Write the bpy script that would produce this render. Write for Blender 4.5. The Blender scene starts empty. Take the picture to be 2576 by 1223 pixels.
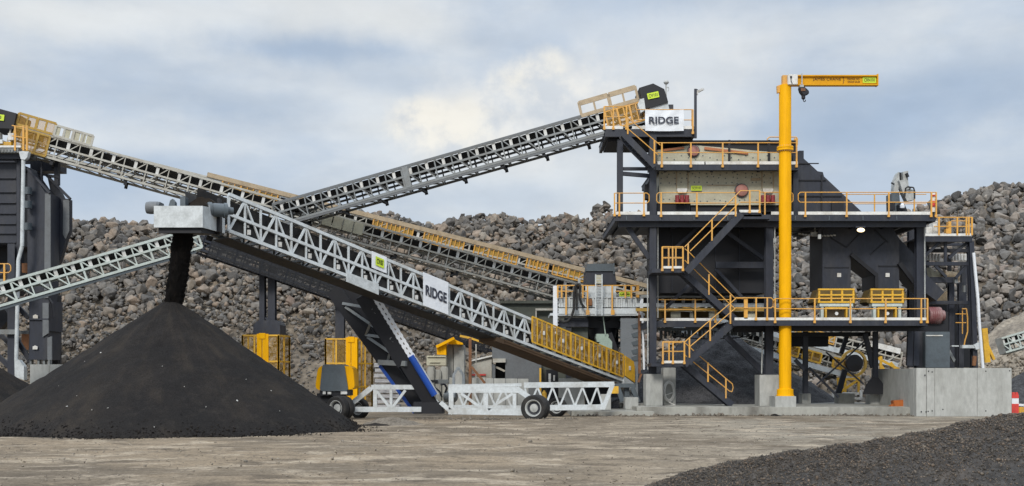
import bpy, bmesh, math, random
import numpy as np
from mathutils import Vector, Matrix, noise
random.seed(7); rng = np.random.default_rng(11)
sc = bpy.context.scene
COL = sc.collection
# ------------------------------------------------------------------ camera
F, HX, HY, EYE = 2755.0, 1288.0, 943.0, 2.1
cam = bpy.data.objects.new('camera', bpy.data.cameras.new('camera')); COL.objects.link(cam)
cam.location = (0, 0, EYE); cam.rotation_euler = (math.radians(90), 0, 0)
cam.data.sensor_width = 36; cam.data.lens = 36 * F / 2576
cam.data.shift_y = (HY - 611.5) / 2576
cam.data.clip_end = 5000
sc.camera = cam
sc.view_settings.view_transform = 'Standard'; sc.view_settings.look = 'None'
sc.view_settings.exposure = 0.0; sc.view_settings.gamma = 1.0

def at(vx, vy, Y):
    return Vector(((vx - HX) / F * Y, Y, EYE - (vy - HY) / F * Y))

# ------------------------------------------------------------------ world: broken grey cloud over a pale blue sky
W = bpy.data.worlds.new('World'); sc.world = W; W.use_nodes = True
nt = W.node_tree; N = nt.nodes; L = nt.links
for n in list(N): N.remove(n)
SUN_EL, SUN_AZ = 36, 196      # compass style: sun behind the camera, to its left
def node(t, **kw):
    n = N.new(t)
    for k, v in kw.items(): setattr(n, k, v)
    return n
sky = node('ShaderNodeTexSky', sky_type='NISHITA'); sky.sun_disc = False
sky.sun_elevation = math.radians(SUN_EL); sky.sun_rotation = math.radians(SUN_AZ)
tc = node('ShaderNodeTexCoord')
def vmath(op, a, b=None):
    n = node('ShaderNodeVectorMath', operation=op)
    for i, q in enumerate((a, b)):
        if q is None: continue
        if hasattr(q, 'links'): L.new(q, n.inputs[i])
        else: n.inputs[i].default_value = q
    return n
def fmath(op, a, b=None, clamp=False):
    n = node('ShaderNodeMath', operation=op); n.use_clamp = clamp
    for i, q in enumerate((a, b)):
        if q is None: continue
        if hasattr(q, 'links'): L.new(q, n.inputs[i])
        else: n.inputs[i].default_value = q
    return n.outputs[0]
def wnoise(vec, scale, detail=6, rough=.55):
    n = node('ShaderNodeTexNoise'); L.new(vec, n.inputs['Vector'])
    n.inputs['Scale'].default_value = scale; n.inputs['Detail'].default_value = detail; n.inputs['Roughness'].default_value = rough
    return n
def maprange(val, a, b, c=0, d=1):
    n = node('ShaderNodeMapRange', interpolation_type='SMOOTHSTEP'); L.new(val, n.inputs['Value'])
    for i, q in zip((1, 2, 3, 4), (a, b, c, d)): n.inputs[i].default_value = q
    return n.outputs[0]
def mixc(fac, a, b):
    n = node('ShaderNodeMix', data_type='RGBA'); L.new(fac, n.inputs[0])
    for i, q in ((6, a), (7, b)):
        if hasattr(q, 'links'): L.new(q, n.inputs[i])
        else: n.inputs[i].default_value = (*q, 1)
    return n.outputs[2]
D = tc.outputs['Generated']
flat = vmath('MULTIPLY', D, (1, 1, 2.6)).outputs[0]
n1 = wnoise(flat, 3.2, 7, .5).outputs['Fac']
n2 = wnoise(vmath('ADD', flat, (4.1, 2.2, .7)).outputs[0], 9, 6, .55).outputs['Fac']
mixn = fmath('ADD', fmath('MULTIPLY', n1, .72), fmath('MULTIPLY', n2, .28))
OFF = {}
def blob(vx, vy, rx, ry, amp=.35, sc_=18, inner=.35):
    d0 = Vector(((vx - HX) / F, 1, (HY - vy) / F)).normalized()
    nz = OFF.get(sc_) or OFF.setdefault(sc_, wnoise(D, sc_, 7, .6).outputs['Color'])
    off = vmath('MULTIPLY', vmath('SUBTRACT', nz, (.5, .5, .5)).outputs[0], (amp * 3, 0, amp * 3)).outputs[0]
    rel = vmath('MULTIPLY', vmath('SUBTRACT', D, tuple(d0)).outputs[0], (F / rx, 1, F / ry)).outputs[0]
    ln = vmath('LENGTH', vmath('ADD', rel, off).outputs[0]).outputs['Value']
    return maprange(ln, 1.0, inner)
cov = maprange(mixn, .40, .62)
col = mixc(cov, (.50, .585, .70), (.70, .745, .785))
for (x, y, rx, ry, k) in ((760, 120, 420, 70, .75), (500, 260, 560, 60, .4), (2250, 300, 420, 110, .65), (2500, 190, 330, 110, .45), (1000, 200, 380, 50, .4), (1330, 500, 420, 60, .35), (300, 440, 350, 90, .3)):
    m = fmath('MULTIPLY', blob(x, y, rx, ry, .55, 9, .1), k)
    col = mixc(m, col, (.36, .47, .63))
for (x, y, rx, ry, k) in ((250, 30, 420, 70, .8), (1000, 40, 520, 90, .75), (1700, 110, 420, 130, .6), (1650, 250, 330, 160, .55), (100, 330, 500, 60, .5), (2200, 60, 260, 60, .4)):
    m = fmath('MULTIPLY', blob(x, y, rx, ry, .55, 8, .1), k)
    col = mixc(m, col, (.80, .82, .82))
shade = wnoise(vmath('ADD', D, (0, 0, .03)).outputs[0], 15, 7, .6).outputs['Fac']
warm = mixc(maprange(shade, .42, .60), (.66, .69, .72), (.92, .885, .80)); cool = mixc(maprange(shade, .40, .58), (.60, .65, .71), (.80, .82, .83))
# heaped cloud left of the conveyor head: soft body, then bright knuckles along its upper edge
pale = mixc(maprange(shade, .40, .60), (.69, .73, .77), (.82, .82, .80))
for (x, y, rx, ry, k, cc) in ((1420, 290, 480, 190, .8, pale), (1290, 320, 330, 140, .5, cool), (1120, 320, 200, 85, .7, warm), (1700, 190, 380, 150, .5, pale)):
    col = mixc(fmath('MULTIPLY', blob(x, y, rx, ry, .45, 12, .1), k), col, cc)
for (x, y, r, k) in ((1012, 305, 48, .75), (1045, 282, 48, .75), (1085, 275, 54, .65), (1140, 300, 70, .6), (1200, 262, 55, .4), (1270, 205, 54, .6), (1318, 178, 50, .65), (1362, 160, 46, .65), (1392, 158, 40, .55), (1350, 215, 70, .4), (1450, 240, 80, .35), (1100, 335, 100, .6), (1230, 330, 90, .35)):
    col = mixc(fmath('MULTIPLY', blob(x, y, r * 1.35, r * 1.05, .45, 24, .25), k), col, warm)
# thin layered streaks and puffs inside the cloud deck
lay = wnoise(vmath('MULTIPLY', D, (1, 1, 3.2)).outputs[0], 7, 7, .55).outputs['Fac']
puf = wnoise(vmath('MULTIPLY', D, (1, 1, 1.7)).outputs[0], 34, 8, .6).outputs['Fac']
vv = fmath('ADD', maprange(lay, .30, .70, .95, 1.045), maprange(puf, .3, .7, -.015, .015))
g0 = node('ShaderNodeVectorMath', operation='SCALE'); L.new(col, g0.inputs[0]); L.new(vv, g0.inputs['Scale']); col = g0.outputs[0]
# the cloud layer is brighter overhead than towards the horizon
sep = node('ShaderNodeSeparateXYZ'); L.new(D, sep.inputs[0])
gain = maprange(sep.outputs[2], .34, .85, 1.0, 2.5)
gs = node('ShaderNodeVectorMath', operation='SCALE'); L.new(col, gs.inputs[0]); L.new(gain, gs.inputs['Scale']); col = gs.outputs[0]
b1 = node('ShaderNodeBackground'); L.new(sky.outputs[0], b1.inputs[0]); b1.inputs[1].default_value = .08
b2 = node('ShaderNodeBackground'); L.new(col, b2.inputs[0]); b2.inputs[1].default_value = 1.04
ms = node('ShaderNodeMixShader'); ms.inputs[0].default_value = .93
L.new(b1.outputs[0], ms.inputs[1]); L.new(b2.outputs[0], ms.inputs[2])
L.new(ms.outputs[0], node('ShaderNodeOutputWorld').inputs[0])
# ------------------------------------------------------------------ sun through thin cloud
sun = bpy.data.objects.new('sun', bpy.data.lights.new('sun', 'SUN')); COL.objects.link(sun)
sun.data.energy = 2.2; sun.data.angle = math.radians(14); sun.data.color = (1, .95, .87)
_a, _e = math.radians(SUN_AZ), math.radians(SUN_EL)
sd = Vector((math.sin(_a) * math.cos(_e), math.cos(_a) * math.cos(_e), math.sin(_e)))
sun.rotation_euler = (-sd).to_track_quat('-Z', 'Y').to_euler()

# ------------------------------------------------------------------ materials
M = {}
def mat(name, c, rough=.55, metal=0., dirt=None, amt=.5, scale=1.2, bump=0., bscale=30., stretch=(1, 1, 1), spec=.5, var=.12, lo=.45, hi=.7):
    m = bpy.data.materials.new(name); m.use_nodes = True; t = m.node_tree; b = t.nodes['Principled BSDF']
    b.inputs['Roughness'].default_value = rough; b.inputs['Metallic'].default_value = metal
    b.inputs['Specular IOR Level'].default_value = spec
    g = t.nodes.new('ShaderNodeNewGeometry')
    mp = t.nodes.new('ShaderNodeMapping'); mp.inputs['Scale'].default_value = stretch; t.links.new(g.outputs['Position'], mp.inputs['Vector'])
    def nz(s, det=6, rg=.6):
        n = t.nodes.new('ShaderNodeTexNoise'); n.inputs['Scale'].default_value = s; n.inputs['Detail'].default_value = det; n.inputs['Roughness'].default_value = rg
        t.links.new(mp.outputs[0], n.inputs['Vector']); return n
    a = nz(scale); r = t.nodes.new('ShaderNodeMapRange'); r.inputs[1].default_value = lo; r.inputs[2].default_value = hi
    r.inputs[3].default_value = 0; r.inputs[4].default_value = amt; t.links.new(a.outputs['Fac'], r.inputs[0])
    mx = t.nodes.new('ShaderNodeMix'); mx.data_type = 'RGBA'; t.links.new(r.outputs[0], mx.inputs[0])
    mx.inputs[6].default_value = (*c, 1); d = dirt or tuple(q * .62 for q in c); mx.inputs[7].default_value = (*d, 1)
    h = nz(scale * 7.3); hr = t.nodes.new('ShaderNodeMapRange'); hr.inputs[1].default_value = .3; hr.inputs[2].default_value = .7
    hr.inputs[3].default_value = 1 - var; hr.inputs[4].default_value = 1 + var; t.links.new(h.outputs['Fac'], hr.inputs[0])
    mm = t.nodes.new('ShaderNodeVectorMath'); mm.operation = 'SCALE'; t.links.new(mx.outputs[2], mm.inputs[0]); t.links.new(hr.outputs[0], mm.inputs['Scale'])
    t.links.new(mm.outputs[0], b.inputs['Base Color'])
    if bump:
        q = nz(bscale, 8, .65); bn = t.nodes.new('ShaderNodeBump'); bn.inputs['Strength'].default_value = bump; bn.inputs['Distance'].default_value = .05
        t.links.new(q.outputs['Fac'], bn.inputs['Height']); t.links.new(bn.outputs[0], b.inputs['Normal'])
    M[name] = m; return m
mat('dark_steel', (.019, .023, .036), .52, 0, (.062, .058, .054), .55, 1.1, stretch=(1, 1, .35), var=.25, lo=.48, hi=.78)
mat('black_steel', (.0045, .0055, .010), .6, 0, (.013, .013, .015), .5, 1.1)
mat('grey_steel', (.20, .215, .22), .5, .2, (.13, .12, .10), .6, 1.5)
mat('beige_steel', (.44, .43, .385), .6, 0, (.28, .23, .17), .6, 1.2)
mat('white_steel', (.57, .61, .63), .5, .05, (.33, .32, .29), .7, 1.4, lo=.48, hi=.74)
mat('mint_steel', (.50, .56, .53), .5, 0, (.36, .37, .32), .6, 1.4)
mat('galvanised', (.56, .595, .61), .45, .08, (.32, .34, .34), .7, 2.0)
mat('kick_white', (.70, .70, .68), .55, 0, (.40, .36, .29), .7, 1.6)
mat('white_paint', (.72, .75, .76), .45, 0, (.45, .43, .38), .5, 1.5)
mat('yellow', (.85, .42, .001), .5, 0, (.52, .235, .004), .6, 1.6, stretch=(1.5, 1.5, .16), var=.07, spec=.15, lo=.5, hi=.75)
mat('dull_yellow', (.42, .26, .045), .6, 0, (.22, .14, .04), .7, 2)
mat('rust_dark', (.085, .05, .026), .85, 0, (.04, .028, .02), .7, 2)
mat('mound_dirt', (.19, .165, .135), .95, 0, (.10, .088, .075), .8, 1.6, .9, 12, spec=.1, var=.4)
mat('arm_yellow', (.66, .33, .012), .5, 0, (.50, .22, .01), .6, 1.5, var=.08, spec=.15)
mat('rail_yellow', (.66, .34, .06), .55, 0, (.50, .30, .13), .7, 1.6)
mat('guard_yellow', (.70, .40, .03), .55, 0, (.40, .22, .04), .7, 2.0)
mat('ochre', (.13, .085, .018), .7, 0, (.06, .045, .02), .7, 3)
mat('cream', (.47, .45, .34), .6, 0, (.33, .29, .21), .6, 1.3, var=.1)
mat('pink_cover', (.40, .17, .14), .6, 0, (.24, .14, .11), .7, 5)
mat('orange_seal', (.42, .16, .07), .7)
mat('spring_red', (.26, .03, .035), .55)
mat('concrete', (.40, .405, .385), .85, 0, (.25, .25, .23), .75, .8, .25, 24, (1, 1, .4), var=.14)
mat('stained_concrete', (.35, .345, .31), .85, 0, (.11, .10, .085), .9, .7, .3, 20, (1, 1, .5))
mat('rubber', (.012, .012, .013), .8, 0, (.06, .055, .048), .7, 3, .2, 40)
mat('tyre', (.012, .012, .013), .8, 0, (.05, .045, .04), .6, 2.4, .2, 30)
mat('belt', (.012, .012, .013), .75, 0, (.045, .04, .035), .6, 2)
mat('blue_paint', (.012, .07, .36), .38, 0, (.01, .04, .2), .5, 3)
mat('pack_grey', (.085, .105, .12), .45, 0, (.05, .055, .06), .5, 2)
mat('roller', (.62, .62, .60), .55, 0, (.30, .27, .23), .7, 3)
mat('sign_green', (.56, .72, .035), .5, var=.03)
mat('ink', (.012, .012, .016), .6)
mat('ink_brown', (.10, .035, .01), .6)
mat('banner_white', (.74, .77, .81), .6, 0, (.60, .63, .68), .6, 1.6, .35, 5, var=.03)
mat('ridge_ink', (.03, .035, .055), .6)
mat('cladding', (.13, .14, .15), .6, 0, (.09, .09, .09), .6, 1)
mat('olive_wall', (.075, .085, .07), .7, 0, (.12, .11, .085), .7, .7)
mat('rust', (.22, .10, .045), .8, 0, (.11, .055, .03), .8, 3)
mat('red_plastic', (.62, .06, .05), .45)
mat('orange_plastic', (.40, .11, .02), .5)
mat('hose_white', (.62, .62, .60), .6)
mat('maroon', (.17, .055, .055), .5, 0, (.28, .20, .19), .8, 2.2)
mat('tan', (.42, .33, .22), .7, 0, (.25, .19, .12), .7, 3)
mat('green_crusher', (.33, .42, .36), .5, 0, (.22, .26, .22), .6, 2)
mat('pale_pallets', (.42, .42, .43), .7, 0, (.12, .12, .14), .9, 2.2, stretch=(1, 1, 5))
mat('arm_grey', (.42, .43, .42), .5, 0, (.20, .21, .20), .7, 2.2)
# heaps
mat('crusher_dust', (.0165, .0155, .0158), .95, 0, (.034, .027, .021), .85, .28, .55, 22, spec=.15, var=.28, lo=.42, hi=.66)
mat('falling_dust', (.006, .0055, .0055), .95, 0, (.014, .011, .009), .6, 2.5, .8, 14, (3, 3, .5), spec=.1, var=.3)
mat('dark_gravel', (.058, .055, .053), .9, 0, (.10, .085, .073), .7, 1.1, .9, 30, spec=.2, var=.5)
mat('grey_gravel', (.075, .075, .080), .9, 0, (.028, .028, .030), .8, 2.2, 1.0, 9, spec=.2, var=.75)
mat('fines', (.27, .235, .19), .95, 0, (.13, .115, .10), .8, .5, .9, 5, spec=.1, var=.4)
mat('hill_dirt', (.13, .11, .088), .95, 0, (.215, .175, .13), .8, .22, .9, 4, spec=.1, var=.5)
def dust_mat():
    m = bpy.data.materials.new('cone_dust'); m.use_nodes = True; t = m.node_tree; b = t.nodes['Principled BSDF']; b.inputs['Roughness'].default_value = .95; b.inputs['Specular IOR Level'].default_value = .12
    tc_ = t.nodes.new('ShaderNodeTexCoord'); sp = t.nodes.new('ShaderNodeSeparateXYZ'); t.links.new(tc_.outputs['Object'], sp.inputs[0])
    def mth(op, a, v=None):
        n = t.nodes.new('ShaderNodeMath'); n.operation = op
        for i, q in enumerate((a, v)):
            if q is None: continue
            if hasattr(q, 'links'): t.links.new(q, n.inputs[i])
            else: n.inputs[i].default_value = q
        return n.outputs[0]
    ang = mth('ARCTAN2', sp.outputs[0], mth('MULTIPLY', sp.outputs[1], -1.0)); cb_ = t.nodes.new('ShaderNodeCombineXYZ'); t.links.new(mth('MULTIPLY', ang, 5.0), cb_.inputs[0]); t.links.new(mth('MULTIPLY', sp.outputs[2], .55), cb_.inputs[1])
    def nz(src, sc_, det, rg=.65):
        n = t.nodes.new('ShaderNodeTexNoise'); n.inputs['Scale'].default_value = sc_; n.inputs['Detail'].default_value = det; n.inputs['Roughness'].default_value = rg; t.links.new(src, n.inputs[0]); return n.outputs['Fac']
    def rmp(v, a, b_, c, d):
        r = t.nodes.new('ShaderNodeMapRange'); r.interpolation_type = 'SMOOTHSTEP'
        for i, q in zip((1, 2, 3, 4), (a, b_, c, d)): r.inputs[i].default_value = q
        t.links.new(v, r.inputs[0]); return r.outputs[0]
    def mix(f, a, c):
        x = t.nodes.new('ShaderNodeMix'); x.data_type = 'RGBA'; t.links.new(f, x.inputs[0])
        for i, q in ((6, a), (7, c)):
            if hasattr(q, 'links'): t.links.new(q, x.inputs[i])
            else: x.inputs[i].default_value = (*q, 1)
        return x.outputs[2]
    c1 = mix(rmp(nz(cb_.outputs[0], 1.0, 8), .44, .66, 0, 1), (.0205, .0185, .0178), (.034, .0285, .0238))
    c2 = mix(rmp(nz(tc_.outputs['Object'], .45, 6), .42, .62, 0, .8), c1, (.0150, .0143, .0145))
    c3 = mix(rmp(nz(tc_.outputs['Object'], 3.2, 9, .75), .50, .70, 0, .6), c2, (.034, .030, .027))
    fi = rmp(nz(tc_.outputs['Object'], 26, 8, .8), .32, .68, .55, 1.5)
    s_ = t.nodes.new('ShaderNodeVectorMath'); s_.operation = 'SCALE'; t.links.new(c3, s_.inputs[0]); t.links.new(fi, s_.inputs['Scale']); t.links.new(s_.outputs[0], b.inputs['Base Color'])
    bn = t.nodes.new('ShaderNodeBump'); bn.inputs['Strength'].default_value = .8; bn.inputs['Distance'].default_value = .05; t.links.new(nz(tc_.outputs['Object'], 18, 9, .75), bn.inputs['Height']); t.links.new(bn.outputs[0], b.inputs['Normal'])
    M['cone_dust'] = m
dust_mat()
# wire mesh: a real grid of wires in object space, the gaps are open
def mesh_mat(name, c, pitch=.06, wire=.40, dirt=None):
    m = bpy.data.materials.new(name); m.use_nodes = True; t = m.node_tree; b = t.nodes['Principled BSDF']
    b.inputs['Base Color'].default_value = (*c, 1); b.inputs['Roughness'].default_value = .6
    g = t.nodes.new('ShaderNodeNewGeometry'); s = t.nodes.new('ShaderNodeSeparateXYZ'); t.links.new(g.outputs['Position'], s.inputs[0])
    def mth(op, a, v=None):
        n = t.nodes.new('ShaderNodeMath'); n.operation = op
        for i, q in enumerate((a, v)):
            if q is None: continue
            if hasattr(q, 'links'): t.links.new(q, n.inputs[i])
            else: n.inputs[i].default_value = q
        return n.outputs[0]
    xy = mth('ADD', s.outputs[0], s.outputs[1])
    fx = mth('LESS_THAN', mth('FRACT', mth('DIVIDE', xy, pitch)), wire); fz = mth('LESS_THAN', mth('FRACT', mth('DIVIDE', s.outputs[2], pitch)), wire)
    fac = mth('MAXIMUM', fx, fz)
    tr = t.nodes.new('ShaderNodeBsdfTransparent'); mx = t.nodes.new('ShaderNodeMixShader')
    t.links.new(fac, mx.inputs[0]); t.links.new(tr.outputs[0], mx.inputs[1]); t.links.new(b.outputs[0], mx.inputs[2])
    t.links.new(mx.outputs[0], t.nodes['Material Output'].inputs[0])
    M[name] = m
mesh_mat('yellow_mesh', (.46, .25, .03), .06, .17)
mesh_mat('cage_mesh', (.62, .36, .05), .06, .10)
mesh_mat('dark_mesh', (.03, .03, .032), .06, .30)
mesh_mat('grey_mesh', (.22, .24, .26), .06, .42)
# rocks: a tone for each stone
def rock_mat():
    m = bpy.data.materials.new('basalt'); m.use_nodes = True; t = m.node_tree; b = t.nodes['Principled BSDF']; b.inputs['Roughness'].default_value = .9
    b.inputs['Specular IOR Level'].default_value = .2
    g = t.nodes.new('ShaderNodeNewGeometry'); oi = t.nodes.new('ShaderNodeObjectInfo')
    ad = t.nodes.new('ShaderNodeMath'); ad.operation = 'ADD'; t.links.new(g.outputs['Random Per Island'], ad.inputs[0]); t.links.new(oi.outputs['Random'], ad.inputs[1])
    fr = t.nodes.new('ShaderNodeMath'); fr.operation = 'FRACT'; t.links.new(ad.outputs[0], fr.inputs[0])
    pn = t.nodes.new('ShaderNodeTexNoise'); pn.inputs['Scale'].default_value = .12; pn.inputs['Detail'].default_value = 3; t.links.new(g.outputs['Position'], pn.inputs['Vector'])
    pr = t.nodes.new('ShaderNodeMapRange'); pr.inputs[1].default_value = .35; pr.inputs[2].default_value = .65; pr.inputs[3].default_value = .62; pr.inputs[4].default_value = 1.12; t.links.new(pn.outputs['Fac'], pr.inputs[0])
    pm = t.nodes.new('ShaderNodeMath'); pm.operation = 'MULTIPLY'; pm.use_clamp = True; t.links.new(fr.outputs[0], pm.inputs[0]); t.links.new(pr.outputs[0], pm.inputs[1]); fr = pm
    cr = t.nodes.new('ShaderNodeValToRGB'); e = cr.color_ramp; t.links.new(fr.outputs[0], cr.inputs[0])
    cols = [(0, (.070, .066, .062)), (.18, (.112, .104, .096)), (.34, (.155, .136, .114)), (.48, (.135, .128, .120)), (.60, (.190, .156, .122)), (.74, (.245, .182, .130)), (.88, (.250, .220, .178)), (1, (.200, .140, .104))]
    e.elements[0].position = 0; e.elements[0].color = (*cols[0][1], 1); e.elements[1].position = 1; e.elements[1].color = (*cols[-1][1], 1)
    for p, c in cols[1:-1]: q = e.elements.new(p); q.color = (*c, 1)
    n = t.nodes.new('ShaderNodeTexNoise'); n.inputs['Scale'].default_value = 2.6; n.inputs['Detail'].default_value = 8; n.inputs['Roughness'].default_value = .7
    t.links.new(g.outputs['Position'], n.inputs['Vector'])
    r = t.nodes.new('ShaderNodeMapRange'); r.inputs[1].default_value = .3; r.inputs[2].default_value = .7; r.inputs[3].default_value = .62; r.inputs[4].default_value = 1.38; t.links.new(n.outputs['Fac'], r.inputs[0])
    s = t.nodes.new('ShaderNodeVectorMath'); s.operation = 'SCALE'; t.links.new(cr.outputs[0], s.inputs[0]); t.links.new(r.outputs[0], s.inputs['Scale'])
    sx = t.nodes.new('ShaderNodeSeparateXYZ'); t.links.new(g.outputs['Position'], sx.inputs[0])
    rr = t.nodes.new('ShaderNodeMapRange'); rr.inputs[1].default_value = 8; rr.inputs[2].default_value = 28; rr.inputs[3].default_value = .84; rr.inputs[4].default_value = .6; t.links.new(sx.outputs[0], rr.inputs[0])
    hs = t.nodes.new('ShaderNodeHueSaturation'); t.links.new(rr.outputs[0], hs.inputs['Saturation']); t.links.new(s.outputs[0], hs.inputs['Color'])   # the stone at the right end is a greyer kind
    t.links.new(hs.outputs[0], b.inputs['Base Color'])
    bn = t.nodes.new('ShaderNodeBump'); bn.inputs['Strength'].default_value = .7; bn.inputs['Distance'].default_value = .15; t.links.new(n.outputs['Fac'], bn.inputs['Height']); t.links.new(bn.outputs[0], b.inputs['Normal'])
    M['basalt'] = m
rock_mat()
mg = M['basalt'].copy(); mg.name = 'basalt_dark'; M['basalt_dark'] = mg
for e_ in [q for q in mg.node_tree.nodes if q.type == 'VALTORGB'][0].color_ramp.elements: e_.color = tuple(k_ * c for k_, c in zip((.72, .69, .66), e_.color[:3])) + (1,)
def ground_mat():
    m = bpy.data.materials.new('yard_dirt'); m.use_nodes = True; t = m.node_tree; b = t.nodes['Principled BSDF']; b.inputs['Roughness'].default_value = .95; b.inputs['Specular IOR Level'].default_value = .15
    g = t.nodes.new('ShaderNodeNewGeometry')
    def nz(scale, stretch, det=6, rg=.6, rot=0):
        mp = t.nodes.new('ShaderNodeMapping'); mp.inputs['Scale'].default_value = stretch; mp.inputs['Rotation'].default_value = (0, 0, rot); t.links.new(g.outputs['Position'], mp.inputs[0])
        n = t.nodes.new('ShaderNodeTexNoise'); n.inputs['Scale'].default_value = scale; n.inputs['Detail'].default_value = det; n.inputs['Roughness'].default_value = rg
        t.links.new(mp.outputs[0], n.inputs[0]); return n.outputs['Fac']
    def ramp(v, a, b_, c=0, d=1):
        r = t.nodes.new('ShaderNodeMapRange'); r.interpolation_type = 'SMOOTHSTEP'
        for i, q in zip((1, 2, 3, 4), (a, b_, c, d)): r.inputs[i].default_value = q
        t.links.new(v, r.inputs[0]); return r.outputs[0]
    def mix(f, a, c):
        x = t.nodes.new('ShaderNodeMix'); x.data_type = 'RGBA'; t.links.new(f, x.inputs[0])
        for i, q in ((6, a), (7, c)):
            if hasattr(q, 'links'): t.links.new(q, x.inputs[i])
            else: x.inputs[i].default_value = (*q, 1)
        return x.outputs[2]
    sx = t.nodes.new('ShaderNodeSeparateXYZ'); t.links.new(g.outputs['Position'], sx.inputs[0])
    big = ramp(nz(.16, (1, 1, 1), 4), .4, .62)
    gx = ramp(sx.outputs[0], -2, 12)
    base = mix(gx, (.270, .212, .148), (.258, .228, .182))
    c1 = mix(big, base, (.170, .138, .102))
    streak = ramp(nz(.85, (.75, 1, 1), 10, .72, .3), .49, .63, 0, .85)
    c2 = mix(streak, c1, (.105, .084, .063))
    light = ramp(nz(.70, (.7, 1, 1), 10, .72, -.4), .50, .63, 0, .85)
    c3 = mix(light, c2, (.42, .35, .265))
    trk = ramp(nz(.8, (.12, 1, 1), 8, .7, .42), .57, .64, 0, .55)       # tracks worn across the yard
    c3 = mix(trk, c3, (.105, .084, .064))
    trk2 = ramp(nz(.7, (.10, 1, 1), 8, .7, -.38), .58, .64, 0, .5)
    c3 = mix(trk2, c3, (.45, .38, .29))
    s2 = ramp(nz(4.5, (1, 1, 1), 10, .8, .03), .50, .64, 0, .8)
    c3 = mix(s2, c3, (.105, .086, .066))
    fine = ramp(nz(14, (1, 1, 1), 9, .8), .34, .66, .72, 1.28)
    s = t.nodes.new('ShaderNodeVectorMath'); s.operation = 'SCALE'; t.links.new(c3, s.inputs[0]); t.links.new(fine, s.inputs['Scale'])
    t.links.new(s.outputs[0], b.inputs['Base Color'])
    bn = t.nodes.new('ShaderNodeBump'); bn.inputs['Strength'].default_value = .8; bn.inputs['Distance'].default_value = .06
    t.links.new(nz(7, (.8, 1, 1), 9, .75), bn.inputs['Height']); t.links.new(bn.outputs[0], b.inputs['Normal'])
    M['yard_dirt'] = m
ground_mat()
m = bpy.data.materials.new('lamp_glow'); m.use_nodes = True; b = m.node_tree.nodes['Principled BSDF']
b.inputs['Base Color'].default_value = (1, .85, .6, 1); b.inputs['Emission Color'].default_value = (1, .72, .36, 1); b.inputs['Emission Strength'].default_value = 2.4; M['lamp_glow'] = m

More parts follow.
